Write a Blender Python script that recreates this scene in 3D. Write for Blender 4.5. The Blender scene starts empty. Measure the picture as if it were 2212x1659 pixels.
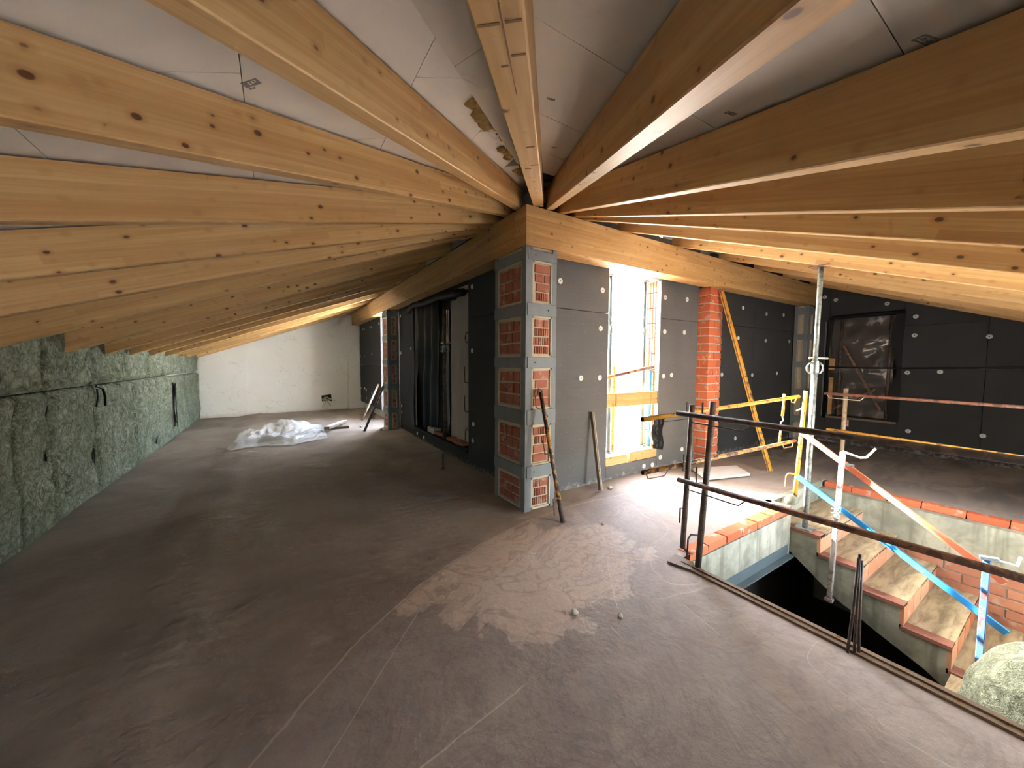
import bpy, math, random
from mathutils import Vector, Matrix, noise
R = math.radians
random.seed(7)
scene = bpy.context.scene
col = scene.collection

# ------------------------------------------------------------------ camera
cam_d = bpy.data.cameras.new('camera')
cam_d.sensor_width = 36.0
cam_d.lens = 13.02
cam_d.clip_start = 0.02
cam_d.clip_end = 400
cam = bpy.data.objects.new('camera', cam_d)
col.objects.link(cam)
TH, PI_, RO = R(57.577), R(3.345), R(0.289)
fwd = Vector((math.cos(TH) * math.cos(PI_), math.sin(TH) * math.cos(PI_), -math.sin(PI_)))
rgt = Vector((math.sin(TH), -math.cos(TH), 0))
up = rgt.cross(fwd)
rgt = rgt * math.cos(RO) + up * math.sin(RO)
up = rgt.cross(fwd)
m = Matrix((rgt, up, -fwd)).transposed().to_4x4()
m.translation = Vector((-1.913, -2.785, 1.4))
cam.matrix_world = m
scene.camera = cam

# ------------------------------------------------------------------ world, sun, portals, exposure
SUN_DIR = Vector((0.24, -1.0, -0.62)).normalized()      # direction the light travels
world = bpy.data.worlds.new('sky')
scene.world = world
world.use_nodes = True
wn = world.node_tree
wn.nodes.clear()
wo = wn.nodes.new('ShaderNodeOutputWorld')
wb = wn.nodes.new('ShaderNodeBackground')
ws = wn.nodes.new('ShaderNodeTexSky')
ws.sky_type = 'NISHITA'
ws.sun_disc = False
ws.sun_elevation = math.asin(-SUN_DIR.z)
ws.sun_rotation = math.atan2(-SUN_DIR.x, -SUN_DIR.y)
ws.dust_density = 2.5
wb.inputs['Strength'].default_value = 3.3
wh = wn.nodes.new('ShaderNodeHueSaturation')
wh.inputs['Saturation'].default_value = 0.62
wn.links.new(ws.outputs[0], wh.inputs['Color'])
wn.links.new(wh.outputs[0], wb.inputs['Color'])
wn.links.new(wb.outputs[0], wo.inputs['Surface'])

sun_d = bpy.data.lights.new('sun', 'SUN')
sun_d.energy = 62.0
sun_d.angle = R(0.53)
sun_d.color = (1.0, 0.95, 0.88)
sun = bpy.data.objects.new('sun', sun_d)
sun.rotation_euler = SUN_DIR.to_track_quat('-Z', 'Y').to_euler()
sun.location = (0, 8, 8)
col.objects.link(sun)


def portal(name, loc, sx, sy, direction):
    d = bpy.data.lights.new(name, 'AREA')
    d.shape = 'RECTANGLE'
    d.size, d.size_y = sx, sy
    d.cycles.is_portal = True
    o = bpy.data.objects.new(name, d)
    o.location = loc
    o.rotation_euler = Vector(direction).to_track_quat('-Z', 'Z').to_euler()
    col.objects.link(o)


portal('portal_window_right', (1.815, 0.62, 1.32), 0.95, 2.3, (0, -1, 0))
portal('portal_window_left', (0.50, 5.81, 1.36), 0.90, 2.25, (-1, 0, 0))
portal('portal_window_behind', (2.1, -3.84, 0.72), 1.3, 0.9, (0, 1, 0))

portal('portal_fill_opening', (-2.625, -3.84, 0.885), 0.45, 0.47, (0, 1, 0))  # for the added small opening that brightens the right-hand rafter faces

scene.view_settings.view_transform = 'Standard'
scene.view_settings.look = 'None'
scene.view_settings.gamma = 1.0
scene.view_settings.use_curve_mapping = False
scene.view_settings.exposure = 1.74
scene.cycles.diffuse_bounces = 6
scene.cycles.max_bounces = 7
scene.cycles.glossy_bounces = 2
scene.cycles.transparent_max_bounces = 4
scene.cycles.use_adaptive_sampling = True
scene.cycles.adaptive_threshold = 0.1
scene.cycles.adaptive_min_samples = 20
scene.cycles.use_denoising = True
scene.cycles.sample_clamp_indirect = 12.0
scene.cycles.caustics_reflective = False
scene.cycles.caustics_refractive = False

# ------------------------------------------------------------------ material helpers
class NT:
    def __init__(s, name):
        s.m = bpy.data.materials.new(name)
        s.m.use_nodes = True
        s.t = s.m.node_tree
        s.t.nodes.clear()
        s.out = s.t.nodes.new('ShaderNodeOutputMaterial')
        s.b = s.t.nodes.new('ShaderNodeBsdfPrincipled')
        s.t.links.new(s.b.outputs[0], s.out.inputs[0])

    def n(s, typ, props=None, **inp):
        n = s.t.nodes.new('ShaderNode' + typ)
        for k, v in (props or {}).items():
            setattr(n, k, v)
        for k, v in inp.items():
            s.set(n, k, v)
        return n

    def set(s, n, k, v):
        key = int(k[1:]) if k[0] == 'i' and k[1:].isdigit() else k.replace('_', ' ')
        i = n.inputs[key]
        if isinstance(v, bpy.types.NodeSocket):
            s.t.links.new(v, i)
        elif isinstance(v, bpy.types.Node):
            s.t.links.new(v.outputs[0], i)
        else:
            i.default_value = v

    def math(s, op, a, b=0.0, c=0.0, clamp=False):
        n = s.n('Math', {'operation': op, 'use_clamp': clamp}, i0=a, i1=b)
        if op in ('MULTIPLY_ADD', 'COMPARE', 'SMOOTH_MIN'):
            s.set(n, 'i2', c)
        return n.outputs[0]

    def ramp(s, v, lo, hi, a=0.0, b=1.0):
        n = s.n('MapRange', {'interpolation_type': 'SMOOTHSTEP'}, i0=v, i1=lo, i2=hi, i3=a, i4=b)
        return n.outputs[0]

    def mix(s, f, a, b, mode='MIX'):
        n = s.t.nodes.new('ShaderNodeMix')
        n.data_type = 'RGBA'
        n.blend_type = mode
        for sock, v in ((n.inputs[0], f), (n.inputs[6], a), (n.inputs[7], b)):
            if isinstance(v, bpy.types.NodeSocket):
                s.t.links.new(v, sock)
            else:
                sock.default_value = v if not isinstance(v, tuple) else (v + (1.0,) if len(v) == 3 else v)
        return n.outputs[2]

    def obj(s):
        return s.n('TexCoord').outputs['Object']

    def pos(s):
        return s.n('NewGeometry').outputs['Position']

    def scaled(s, v, sx, sy, sz, loc=None):
        n = s.n('VectorMath', {'operation': 'MULTIPLY'}, i0=v)
        n.inputs[1].default_value = (sx, sy, sz)
        o = n.outputs[0]
        if loc is not None:
            a = s.n('VectorMath', {'operation': 'ADD'}, i0=o, i1=loc)
            o = a.outputs[0]
        return o

    def noise(s, v, scale=5.0, detail=4.0, rough=0.55, dist=0.0):
        detail = min(detail, 3.0) if detail < 7 else 5.0
        return s.n('TexNoise', None, Vector=v, Scale=scale, Detail=detail, Roughness=rough, Distortion=dist).outputs[0]

    def vor(s, v, scale=5.0, feature='F1', rnd=1.0):
        return s.n('TexVoronoi', {'feature': feature}, Vector=v, Scale=scale, Randomness=rnd)

    def rand(s):
        return s.n('ObjectInfo').outputs['Random']

    def fin(s, colr, rough=0.8, bump=None, strength=0.3, dist=0.01, metal=0.0, spec=None):
        s.set(s.b, 'Base Color', colr if not isinstance(colr, tuple) else colr + (1.0,) if len(colr) == 3 else colr)
        s.set(s.b, 'Roughness', rough)
        s.b.inputs['Metallic'].default_value = metal
        if spec is not None:
            s.b.inputs['Specular IOR Level'].default_value = spec
        if bump is not None:
            b = s.n('Bump', None, Strength=strength, Distance=dist, Height=bump)
            s.t.links.new(b.outputs[0], s.b.inputs['Normal'])
        return s.m


def plain(name, c, rough=0.7, metal=0.0, var=0.15, scale=20.0, spec=None, bump=0.0):
    t = NT(name)
    v = t.obj()
    n = t.noise(v, scale, 4)
    c2 = tuple(x * (1 - var) for x in c)
    c3 = tuple(min(1, x * (1 + var)) for x in c)
    return t.fin(t.mix(n, c2, c3), rough, n if bump else None, bump, 0.004, metal, spec)


def wood_mat(name, tint=(1, 1, 1), lam=0.042, knots=True, dark=1.0):
    """pine: x along the grain"""
    t = NT(name)
    o = t.obj()
    r = t.rand()
    off = t.n('CombineXYZ', None, X=t.math('MULTIPLY', r, 37.0), Y=t.math('MULTIPLY', r, 11.0), Z=0.0).outputs[0]
    v = t.n('VectorMath', {'operation': 'ADD'}, i0=o, i1=off).outputs[0]
    sep = t.n('SeparateXYZ', None, Vector=v)
    so = t.n('SeparateXYZ', None, Vector=o)
    li = t.math('FLOOR', t.math('DIVIDE', so.outputs[2], lam))
    lr = t.n('TexWhiteNoise', {'noise_dimensions': '2D'}, Vector=t.n('CombineXYZ', None, X=li, Y=r).outputs[0]).outputs[0]
    seg = t.math('FLOOR', t.math('MULTIPLY_ADD', sep.outputs[0], 0.75, t.math('MULTIPLY', lr, 7.0)))
    tone = t.n('TexWhiteNoise', {'noise_dimensions': '3D'}, Vector=t.n('CombineXYZ', None, X=li, Y=seg, Z=r).outputs[0]).outputs[0]
    gv = t.scaled(v, 0.9, 26, 26)
    g1 = t.noise(gv, 1.0, 5, 0.6, 1.2)
    g2 = t.noise(t.scaled(v, 2.0, 120, 120), 1.0, 3, 0.6)
    grain = t.math('MULTIPLY_ADD', g1, 0.65, t.math('MULTIPLY', g2, 0.35))
    a = tuple(x * y * dark for x, y in zip((0.68, 0.465, 0.215), tint))
    b = tuple(x * y * dark for x, y in zip((0.53, 0.31, 0.11), tint))
    base = t.mix(t.ramp(grain, 0.3, 0.7), b, a)
    base = t.mix(t.math('MULTIPLY', tone, 0.5), base, tuple(x * y * dark for x, y in zip((0.40, 0.205, 0.072), tint)))
    if knots:
        kv = t.scaled(v, 11.0, 17.0, 17.0)
        k = t.n('TexVoronoi', {'feature': 'F1'}, Vector=kv, Scale=1.0, Randomness=1.0)
        ksel = t.n('SeparateColor', None, Color=k.outputs['Color'])
        rad = t.math('MULTIPLY_ADD', t.ramp(ksel.outputs[0], 0.36, 1.0), 0.12, 0.07)
        kd = t.math('SUBTRACT', k.outputs['Distance'], rad)
        km = t.ramp(kd, -0.05, 0.02, 1.0, 0.0)
        km = t.math('MULTIPLY', km, t.ramp(ksel.outputs[0], 0.34, 0.38))
        halo = t.math('MULTIPLY', t.ramp(kd, 0.0, 0.22, 0.4, 0.0), t.ramp(ksel.outputs[0], 0.34, 0.38))
        base = t.mix(halo, base, (0.36 * dark, 0.17 * dark, 0.055 * dark))
        base = t.mix(km, base, (0.13 * dark, 0.058 * dark, 0.024 * dark))
    return t.fin(base, 0.5, g2, 0.08, 0.003, spec=0.4)


# --- materials
M = {}
M['wood'] = wood_mat('pine_glulam')
M['beam'] = wood_mat('pine_beam', (0.95, 0.93, 0.9), lam=0.05)
M['plank'] = wood_mat('rough_plank', (0.95, 0.9, 0.85), lam=0.3)
M['greyplank'] = wood_mat('weathered_plank', (0.62, 0.75, 1.2), lam=0.3, dark=0.55)


def mk_ceiling():
    t = NT('ceiling_board')
    p = t.pos()
    n = t.noise(p, 3.0, 5)
    n2 = t.noise(p, 90.0, 3)
    d = t.ramp(t.noise(p, 7.0, 4, 0.7), 0.62, 0.8)
    c = t.mix(n, (0.55, 0.52, 0.46), (0.66, 0.63, 0.56))
    c = t.mix(t.math('MULTIPLY', d, 0.25), c, (0.40, 0.36, 0.32))
    return t.fin(c, 0.9, n2, 0.08, 0.003)


M['ceiling'] = mk_ceiling()


SCR = [(-1.60, -1.62, -1.00, -1.52, 0.006), (-1.86, -1.47, -1.26, -0.80, 0.004), (-0.45, -1.46, -0.47, -1.60, 0.004), (-0.02, -1.05, -0.33, -1.42, 0.004), (0.05, -1.55, -0.02, -1.85, 0.003)]


def mk_floor():
    t = NT('screed_floor')
    p = t.pos()
    s = t.n('SeparateXYZ', None, Vector=p)
    X, Y = s.outputs[0], s.outputs[1]
    n1 = t.noise(p, 0.9, 6, 0.6, 0.6)
    n2 = t.noise(p, 4.0, 6, 0.65, 1.0)
    n3 = t.noise(p, 45.0, 4, 0.6)
    base = t.mix(t.ramp(n1, 0.3, 0.7), (0.222, 0.180, 0.146), (0.345, 0.288, 0.240))
    base = t.mix(t.math('MULTIPLY', t.ramp(n2, 0.45, 0.75), 0.35), base, (0.41, 0.345, 0.29))
    n4 = t.noise(p, 13.0, 7, 0.72, 1.6)
    # circular pour boundary around (0.6,-3.6)
    dx = t.math('SUBTRACT', X, 0.6)
    dy = t.math('SUBTRACT', Y, -3.6)
    rr = t.math('SQRT', t.math('ADD', t.math('MULTIPLY', dx, dx), t.math('MULTIPLY', dy, dy)))
    rw = t.math('MULTIPLY_ADD', t.math('SUBTRACT', n2, 0.5), 0.05, rr)
    inside = t.ramp(rw, 3.47, 3.51, 1.0, 0.0)
    line = t.ramp(t.math('ABSOLUTE', t.math('SUBTRACT', rw, 3.5)), 0.0, 0.010, 1.0, 0.0)
    # rougher, paler patches inside the circle, distorted ellipse of pale screed
    pn = t.noise(p, 2.6, 7, 0.62, 0.8)
    ex = t.math('DIVIDE', t.math('SUBTRACT', X, -0.50), 0.95)
    ey = t.math('DIVIDE', t.math('SUBTRACT', Y, -0.78), 0.62)
    el = t.math('SQRT', t.math('ADD', t.math('MULTIPLY', ex, ex), t.math('MULTIPLY', ey, ey)))
    el = t.math('MULTIPLY_ADD', t.math('SUBTRACT', pn, 0.5), 1.6, el)
    patch = t.math('MULTIPLY', t.ramp(el, 0.80, 1.0, 1.0, 0.0), inside)
    rim = t.math('MULTIPLY', t.ramp(t.math('ABSOLUTE', t.math('SUBTRACT', el, 0.92)), 0.0, 0.05, 1.0, 0.0), inside)
    # trowel swirls inside
    sw = t.noise(t.scaled(p, 1.0, 1.0, 1.0), 1.5, 5, 0.6, 3.2)
    swm = t.math('MULTIPLY', t.ramp(t.math('ABSOLUTE', t.math('SUBTRACT', sw, 0.5)), 0.0, 0.045, 1.0, 0.0), inside)
    base = t.mix(t.math('MULTIPLY', inside, 0.35), base, (0.36, 0.30, 0.262))
    mott = t.math('MULTIPLY', t.ramp(t.noise(p, 3.4, 8, 0.72, 1.8), 0.40, 0.62), inside)
    base = t.mix(t.math('MULTIPLY', mott, 0.6), base, (0.235, 0.19, 0.166))
    base = t.mix(t.math('MULTIPLY', patch, 0.62), base, (0.60, 0.475, 0.375))
    base = t.mix(t.math('MULTIPLY', rim, 0.35), base, (0.60, 0.50, 0.41))
    base = t.mix(t.math('MULTIPLY', swm, 0.32), base, (0.17, 0.135, 0.118))
    base = t.mix(t.math('MULTIPLY', line, 0.5), base, (0.56, 0.48, 0.39))
    base = t.mix(t.math('MULTIPLY', t.ramp(n4, 0.52, 0.72), 0.30), base, (0.17, 0.13, 0.105))
    # wing to the right of the hole: smooth grey slurry with dark streaks
    st = t.noise(t.scaled(p, 0.8, 3.0, 1), 1.2, 5, 0.6, 1.0)
    rightm = t.ramp(X, 3.6, 4.4)
    base = t.mix(t.math('MULTIPLY', rightm, t.ramp(st, 0.42, 0.62)), base, (0.15, 0.135, 0.12))
    # lighter, greyer screed near the hole
    near = t.math('MULTIPLY', t.ramp(X, -0.6, 0.5), t.ramp(Y, 0.4, -0.8))
    base = t.mix(t.math('MULTIPLY', near, 0.25), base, (0.42, 0.365, 0.335))
    # scratches
    sc = t.noise(t.scaled(p, 1.0, 1.0, 1.0), 0.8, 2, 0.5, 0.3)
    scm = t.ramp(t.math('ABSOLUTE', t.math('SUBTRACT', sc, 0.53)), 0.0, 0.0035, 1.0, 0.0)
    base = t.mix(t.math('MULTIPLY', t.math('MULTIPLY', scm, inside), 0.55), base, (0.46, 0.40, 0.34))
    def seg(x0, y0, x1, y1, w):
        L = math.hypot(x1 - x0, y1 - y0)
        ux, uy = (x1 - x0) / L, (y1 - y0) / L
        ax_, ay_ = t.math('SUBTRACT', X, x0), t.math('SUBTRACT', Y, y0)
        al = t.math('ADD', t.math('MULTIPLY', ax_, ux), t.math('MULTIPLY', ay_, uy))
        ac = t.math('ABSOLUTE', t.math('MULTIPLY_ADD', t.math('SUBTRACT', n2, 0.5), 0.02, t.math('SUBTRACT', t.math('MULTIPLY', ay_, ux), t.math('MULTIPLY', ax_, uy))))
        m1 = t.ramp(ac, 0.0, w, 1.0, 0.0)
        return t.math('MULTIPLY', t.math('MULTIPLY', m1, t.ramp(al, 0.0, 0.05)), t.ramp(al, L - 0.08, L, 1.0, 0.0))
    for sg in SCR:
        base = t.mix(t.math('MULTIPLY', seg(*sg), 0.55), base, (0.62, 0.54, 0.45))
    crumbs = t.ramp(t.vor(p, 55.0).outputs['Distance'], 0.05, 0.14, 1.0, 0.0)
    cmask = t.ramp(t.noise(p, 1.7, 3), 0.58, 0.68)
    base = t.mix(t.math('MULTIPLY', t.math('MULTIPLY', crumbs, cmask), 0.45), base, (0.50, 0.45, 0.38))
    # ripples outside the circle
    wv = t.n('TexWave', {'wave_type': 'BANDS', 'bands_direction': 'Y'}, Vector=p, Scale=3.2, Distortion=1.5, Detail=1.0).outputs[0]
    h = t.math('MULTIPLY', t.math('MULTIPLY', wv, t.ramp(rr, 3.47, 3.55)), 0.12)
    h = t.math('MULTIPLY_ADD', t.noise(p, 30.0, 3, 0.65), 0.30, h)
    rg = t.math('MULTIPLY_ADD', n2, 0.3, 0.52)
    return t.fin(base, rg, h, 0.55, 0.02, spec=0.22)


M['floor'] = mk_floor()


def mk_eps(name='graphite_board', k=1.0):
    t = NT(name)
    p = t.pos()
    v = t.vor(p, 42.0)
    rnd = t.n('SeparateColor', None, Color=v.outputs['Color']).outputs[0]
    sp = t.math('MULTIPLY', t.ramp(v.outputs['Distance'], 0.08, 0.2, 1.0, 0.0), t.ramp(rnd, 0.72, 0.8))
    st = t.noise(t.scaled(p, 2.0, 2.0, 60.0), 1.0, 3)
    n = t.noise(p, 2.0, 5)
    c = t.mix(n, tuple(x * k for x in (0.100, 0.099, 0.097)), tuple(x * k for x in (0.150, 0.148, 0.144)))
    c = t.mix(t.math('MULTIPLY', st, 0.3), c, (0.05, 0.052, 0.056))
    c = t.mix(t.math('MULTIPLY', sp, 0.5), c, (0.42, 0.42, 0.42))
    sz = t.n('SeparateXYZ', None, Vector=p).outputs[2]
    spl = t.math('MULTIPLY', t.ramp(t.math('MULTIPLY_ADD', t.noise(p, 14.0, 5, 0.7), 0.35, sz), 0.10, 0.24, 1.0, 0.0), 0.75)
    c = t.mix(spl, c, (0.44, 0.40, 0.34))
    return t.fin(c, 0.85, st, 0.15, 0.003, spec=0.25)


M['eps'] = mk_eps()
M['epsdark'] = mk_eps('shaded_graphite_board', 0.38)  # same board darkened: dim light on these walls is put into the colour


def mk_wool():
    t = NT('mineral_wool')
    p = t.pos()
    n1 = t.noise(p, 2.2, 5, 0.6, 0.8)
    n2 = t.noise(p, 13.0, 7, 0.72, 1.6)
    n3 = t.noise(t.scaled(p, 1.0, 1.0, 0.45), 60.0, 4, 0.7, 1.5)
    c = t.mix(t.ramp(n1, 0.3, 0.7), (0.28, 0.315, 0.215), (0.43, 0.47, 0.37))
    c = t.mix(t.ramp(n2, 0.38, 0.66), t.mix(0.72, c, (0.13, 0.14, 0.085)), c)
    c = t.mix(t.math('MULTIPLY', t.ramp(n3, 0.5, 0.75), 0.6), c, (0.62, 0.64, 0.52))
    h = n2
    return t.fin(c, 0.95, h, 1.0, 0.05, spec=0.1)


M['wool'] = mk_wool()


def mk_plaster():
    t = NT('white_plaster')
    p = t.pos()
    n = t.noise(p, 2.5, 6, 0.6)
    n2 = t.noise(p, 11.0, 6, 0.7)
    z = t.n('SeparateXYZ', None, Vector=p).outputs[2]
    c = t.mix(n, (0.66, 0.66, 0.62), (0.76, 0.76, 0.73))
    cr = t.noise(p, 1.1, 6, 0.62, 0.4)
    crm = t.ramp(t.math('ABSOLUTE', t.math('SUBTRACT', cr, 0.5)), 0.0, 0.006, 1.0, 0.0)
    c = t.mix(t.math('MULTIPLY', crm, 0.4), c, (0.42, 0.42, 0.40))
    c = t.mix(t.ramp(t.math('MULTIPLY_ADD', n2, 0.12, z), 0.03, 0.14, 0.6, 0.0), c, (0.45, 0.38, 0.31))
    c = t.mix(t.math('MULTIPLY', t.ramp(n2, 0.62, 0.8), 0.25), c, (0.5, 0.48, 0.44))
    return t.fin(c, 0.9, n2, 0.15, 0.006)


M['plaster'] = mk_plaster()
M['outer'] = plain('white_bounce_render', (0.80, 0.79, 0.76), 0.9, var=0.05, scale=4)  # white finish chosen to bounce sun into the left wing window


def mk_brick(name, a, b, mort=(0.52, 0.47, 0.40), smear=0.5):
    t = NT(name)
    p = t.pos()
    r = t.rand()
    n = t.noise(p, 9.0, 5, 0.65)
    n2 = t.noise(p, 60.0, 3)
    c = t.mix(r, a, b)
    c = t.mix(t.math('MULTIPLY', n2, 0.3), c, tuple(x * 0.6 for x in a))
    c = t.mix(t.math('MULTIPLY', t.ramp(n, 0.56, 0.66), smear), c, mort)
    return t.fin(c, 0.9, n2, 0.3, 0.004, spec=0.2)


M['brick'] = mk_brick('red_brick', (0.52, 0.125, 0.055), (0.62, 0.19, 0.085))
M['hollow'] = mk_brick('hollow_brick', (0.44, 0.105, 0.05), (0.52, 0.16, 0.08), smear=0.15)
M['infill'] = mk_brick('infill_brick', (0.37, 0.125, 0.080), (0.43, 0.17, 0.105), (0.48, 0.40, 0.30), 0.6)
M['stairbrick'] = mk_brick('stairwell_brick', (0.34, 0.14, 0.085), (0.44, 0.21, 0.13), (0.40, 0.36, 0.27), 0.5)
M['riser'] = mk_brick('riser_tile', (0.58, 0.20, 0.10), (0.66, 0.42, 0.25), (0.62, 0.52, 0.36), 0.4)
M['mortar'] = plain('mortar', (0.52, 0.45, 0.33), 0.95, var=0.2, scale=30, bump=0.4)
M['greymortar'] = plain('grey_mortar', (0.46, 0.43, 0.38), 0.95, var=0.2, scale=30, bump=0.4)


def mk_concrete():
    t = NT('raw_concrete')
    p = t.pos()
    n = t.noise(p, 3.0, 6, 0.65, 0.5)
    n2 = t.noise(p, 24.0, 5, 0.7)
    dr = t.noise(t.scaled(p, 14.0, 14.0, 1.2), 1.0, 4)
    c = t.mix(t.ramp(n, 0.3, 0.7), (0.21, 0.21, 0.155), (0.42, 0.415, 0.32))
    c = t.mix(t.math('MULTIPLY', t.ramp(dr, 0.5, 0.7), 0.6), c, (0.15, 0.15, 0.105))
    c = t.mix(t.math('MULTIPLY', t.ramp(n2, 0.55, 0.75), 0.4), c, (0.16, 0.15, 0.11))
    return t.fin(c, 0.9, n2, 0.4, 0.008)


M['concrete'] = mk_concrete()


def mk_tread():
    t = NT('dusty_tread')
    p = t.pos()
    n = t.noise(t.scaled(p, 3.0, 16.0, 3.0), 1.0, 6, 0.7, 0.6)
    n2 = t.noise(p, 5.0, 5)
    c = t.mix(t.ramp(n, 0.35, 0.7), (0.42, 0.33, 0.19), (0.22, 0.165, 0.095))
    c = t.mix(t.math('MULTIPLY', t.ramp(n2, 0.5, 0.8), 0.4), c, (0.52, 0.44, 0.28))
    return t.fin(c, 0.9, n, 0.3, 0.004)


M['tread'] = mk_tread()
M['treadedge'] = plain('tread_edge_clay', (0.24, 0.10, 0.065), 0.85, var=0.3, scale=40)
M['primer'] = plain('grey_steel_primer', (0.20, 0.225, 0.235), 0.7, var=0.18, scale=12)
M['bluesteel'] = plain('blue_grey_steel', (0.17, 0.22, 0.23), 0.6, var=0.2, scale=10)


def mk_paint(name, paint, rust, amt, rough=0.45, sc=16.0, metal=0.0):
    t = NT(name)
    o = t.obj()
    n = t.noise(o, sc, 6, 0.68, 0.4)
    n2 = t.noise(o, 90.0, 3)
    k = t.ramp(n, amt - 0.05, amt + 0.05)
    c = t.mix(k, rust, paint)
    c = t.mix(t.math('MULTIPLY', n2, 0.25), c, tuple(x * 0.55 for x in rust))
    return t.fin(c, rough, n2, 0.2, 0.002, metal)


M['yellow'] = mk_paint('yellow_paint_chipped', (0.72, 0.36, 0.035), (0.16, 0.09, 0.06), 0.42)
M['rustyellow'] = mk_paint('rusty_yellow', (0.50, 0.24, 0.05), (0.075, 0.045, 0.04), 0.52)
M['rust'] = mk_paint('rusted_tube', (0.27, 0.135, 0.080), (0.11, 0.065, 0.050), 0.5, 0.6)
M['darkrust'] = mk_paint('dark_rusted_tube', (0.14, 0.095, 0.075), (0.065, 0.047, 0.040), 0.5, 0.55)
M['rustred'] = mk_paint('worn_red_tube', (0.30, 0.12, 0.075), (0.12, 0.065, 0.05), 0.45, 0.5)
M['red'] = mk_paint('red_lead_paint', (0.62, 0.16, 0.075), (0.42, 0.14, 0.09), 0.4, 0.35)
M['blue'] = mk_paint('blue_paint', (0.030, 0.25, 0.55), (0.055, 0.16, 0.28), 0.38, 0.35)
M['bluepost'] = mk_paint('dark_blue_paint', (0.030, 0.10, 0.22), (0.15, 0.05, 0.045), 0.44, 0.35)
M['galv'] = mk_paint('galvanised_steel', (0.33, 0.37, 0.35), (0.17, 0.20, 0.18), 0.47, 0.42, 22, 0.35)
M['greybox'] = mk_paint('scuffed_grey_tube', (0.40, 0.35, 0.31), (0.20, 0.15, 0.13), 0.45, 0.4)
M['edgesteel'] = plain('teal_grey_steel', (0.085, 0.12, 0.125), 0.7, var=0.25, scale=8)
M['propgrey'] = plain('weathered_prop_steel', (0.085, 0.105, 0.105), 0.75, var=0.3, scale=30, spec=0.2)
M['wire'] = plain('steel_wire', (0.09, 0.06, 0.05), 0.5)
M['brightwire'] = plain('bright_wire', (0.55, 0.50, 0.42), 0.35, 0.3)
M['black'] = plain('black_plastic', (0.006, 0.007, 0.008), 0.5, var=0.3, spec=0.25)
M['disc'] = plain('white_plastic_disc', (0.62, 0.63, 0.62), 0.6, var=0.1)
M['hole'] = plain('dark_hole', (0.01, 0.01, 0.01), 0.9)
M['cable'] = plain('beige_conduit', (0.55, 0.44, 0.34), 0.5)
M['terrace'] = plain('pale_terrace', (0.62, 0.60, 0.57), 0.9, scale=3)
M['leaf'] = plain('green_foliage', (0.13, 0.28, 0.08), 0.8, var=0.5, scale=9)
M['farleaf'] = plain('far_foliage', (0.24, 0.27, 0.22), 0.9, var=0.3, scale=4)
M['foam'] = plain('amber_foam', (0.36, 0.24, 0.075), 0.8, var=0.35, scale=25, bump=0.6)
M['white'] = plain('white_board', (0.62, 0.60, 0.55), 0.8, var=0.12, scale=6)
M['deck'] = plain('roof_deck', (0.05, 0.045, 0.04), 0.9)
M['bag'] = plain('yellow_bag', (0.75, 0.5, 0.06), 0.6)
M['bluebag'] = plain('blue_print', (0.05, 0.13, 0.42), 0.6)
M['dent'] = plain('bruised_wood', (0.22, 0.115, 0.045), 0.8, var=0.3, scale=40)
M['ink'] = plain('grey_ink', (0.20, 0.19, 0.18), 0.9, var=0.25, scale=60)


def mk_sheet(name, c, rough, trans):
    t = NT(name)
    o = t.obj()
    n = t.noise(o, 6.0, 4)
    t.b.inputs['Transmission Weight'].default_value = 0.0
    t.fin(t.mix(n, tuple(x * 0.85 for x in c), c), rough, n, 0.1, 0.01, spec=0.6)
    if trans:
        tr = t.n('BsdfTransparent')
        mx = t.n('MixShader', None, i0=trans)
        t.t.links.new(t.b.outputs[0], mx.inputs[1])
        t.t.links.new(tr.outputs[0], mx.inputs[2])
        t.t.links.new(mx.outputs[0], t.out.inputs[0])
    return t.m


M['sheet'] = mk_sheet('milky_plastic_sheet', (0.78, 0.80, 0.80), 0.16, 0.25)
M['curtain'] = mk_sheet('milky_plastic_curtain', (0.50, 0.45, 0.40), 0.6, 0.0)
M['film'] = mk_sheet('grey_plastic_film', (0.085, 0.078, 0.07), 0.12, 0.0)

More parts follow.
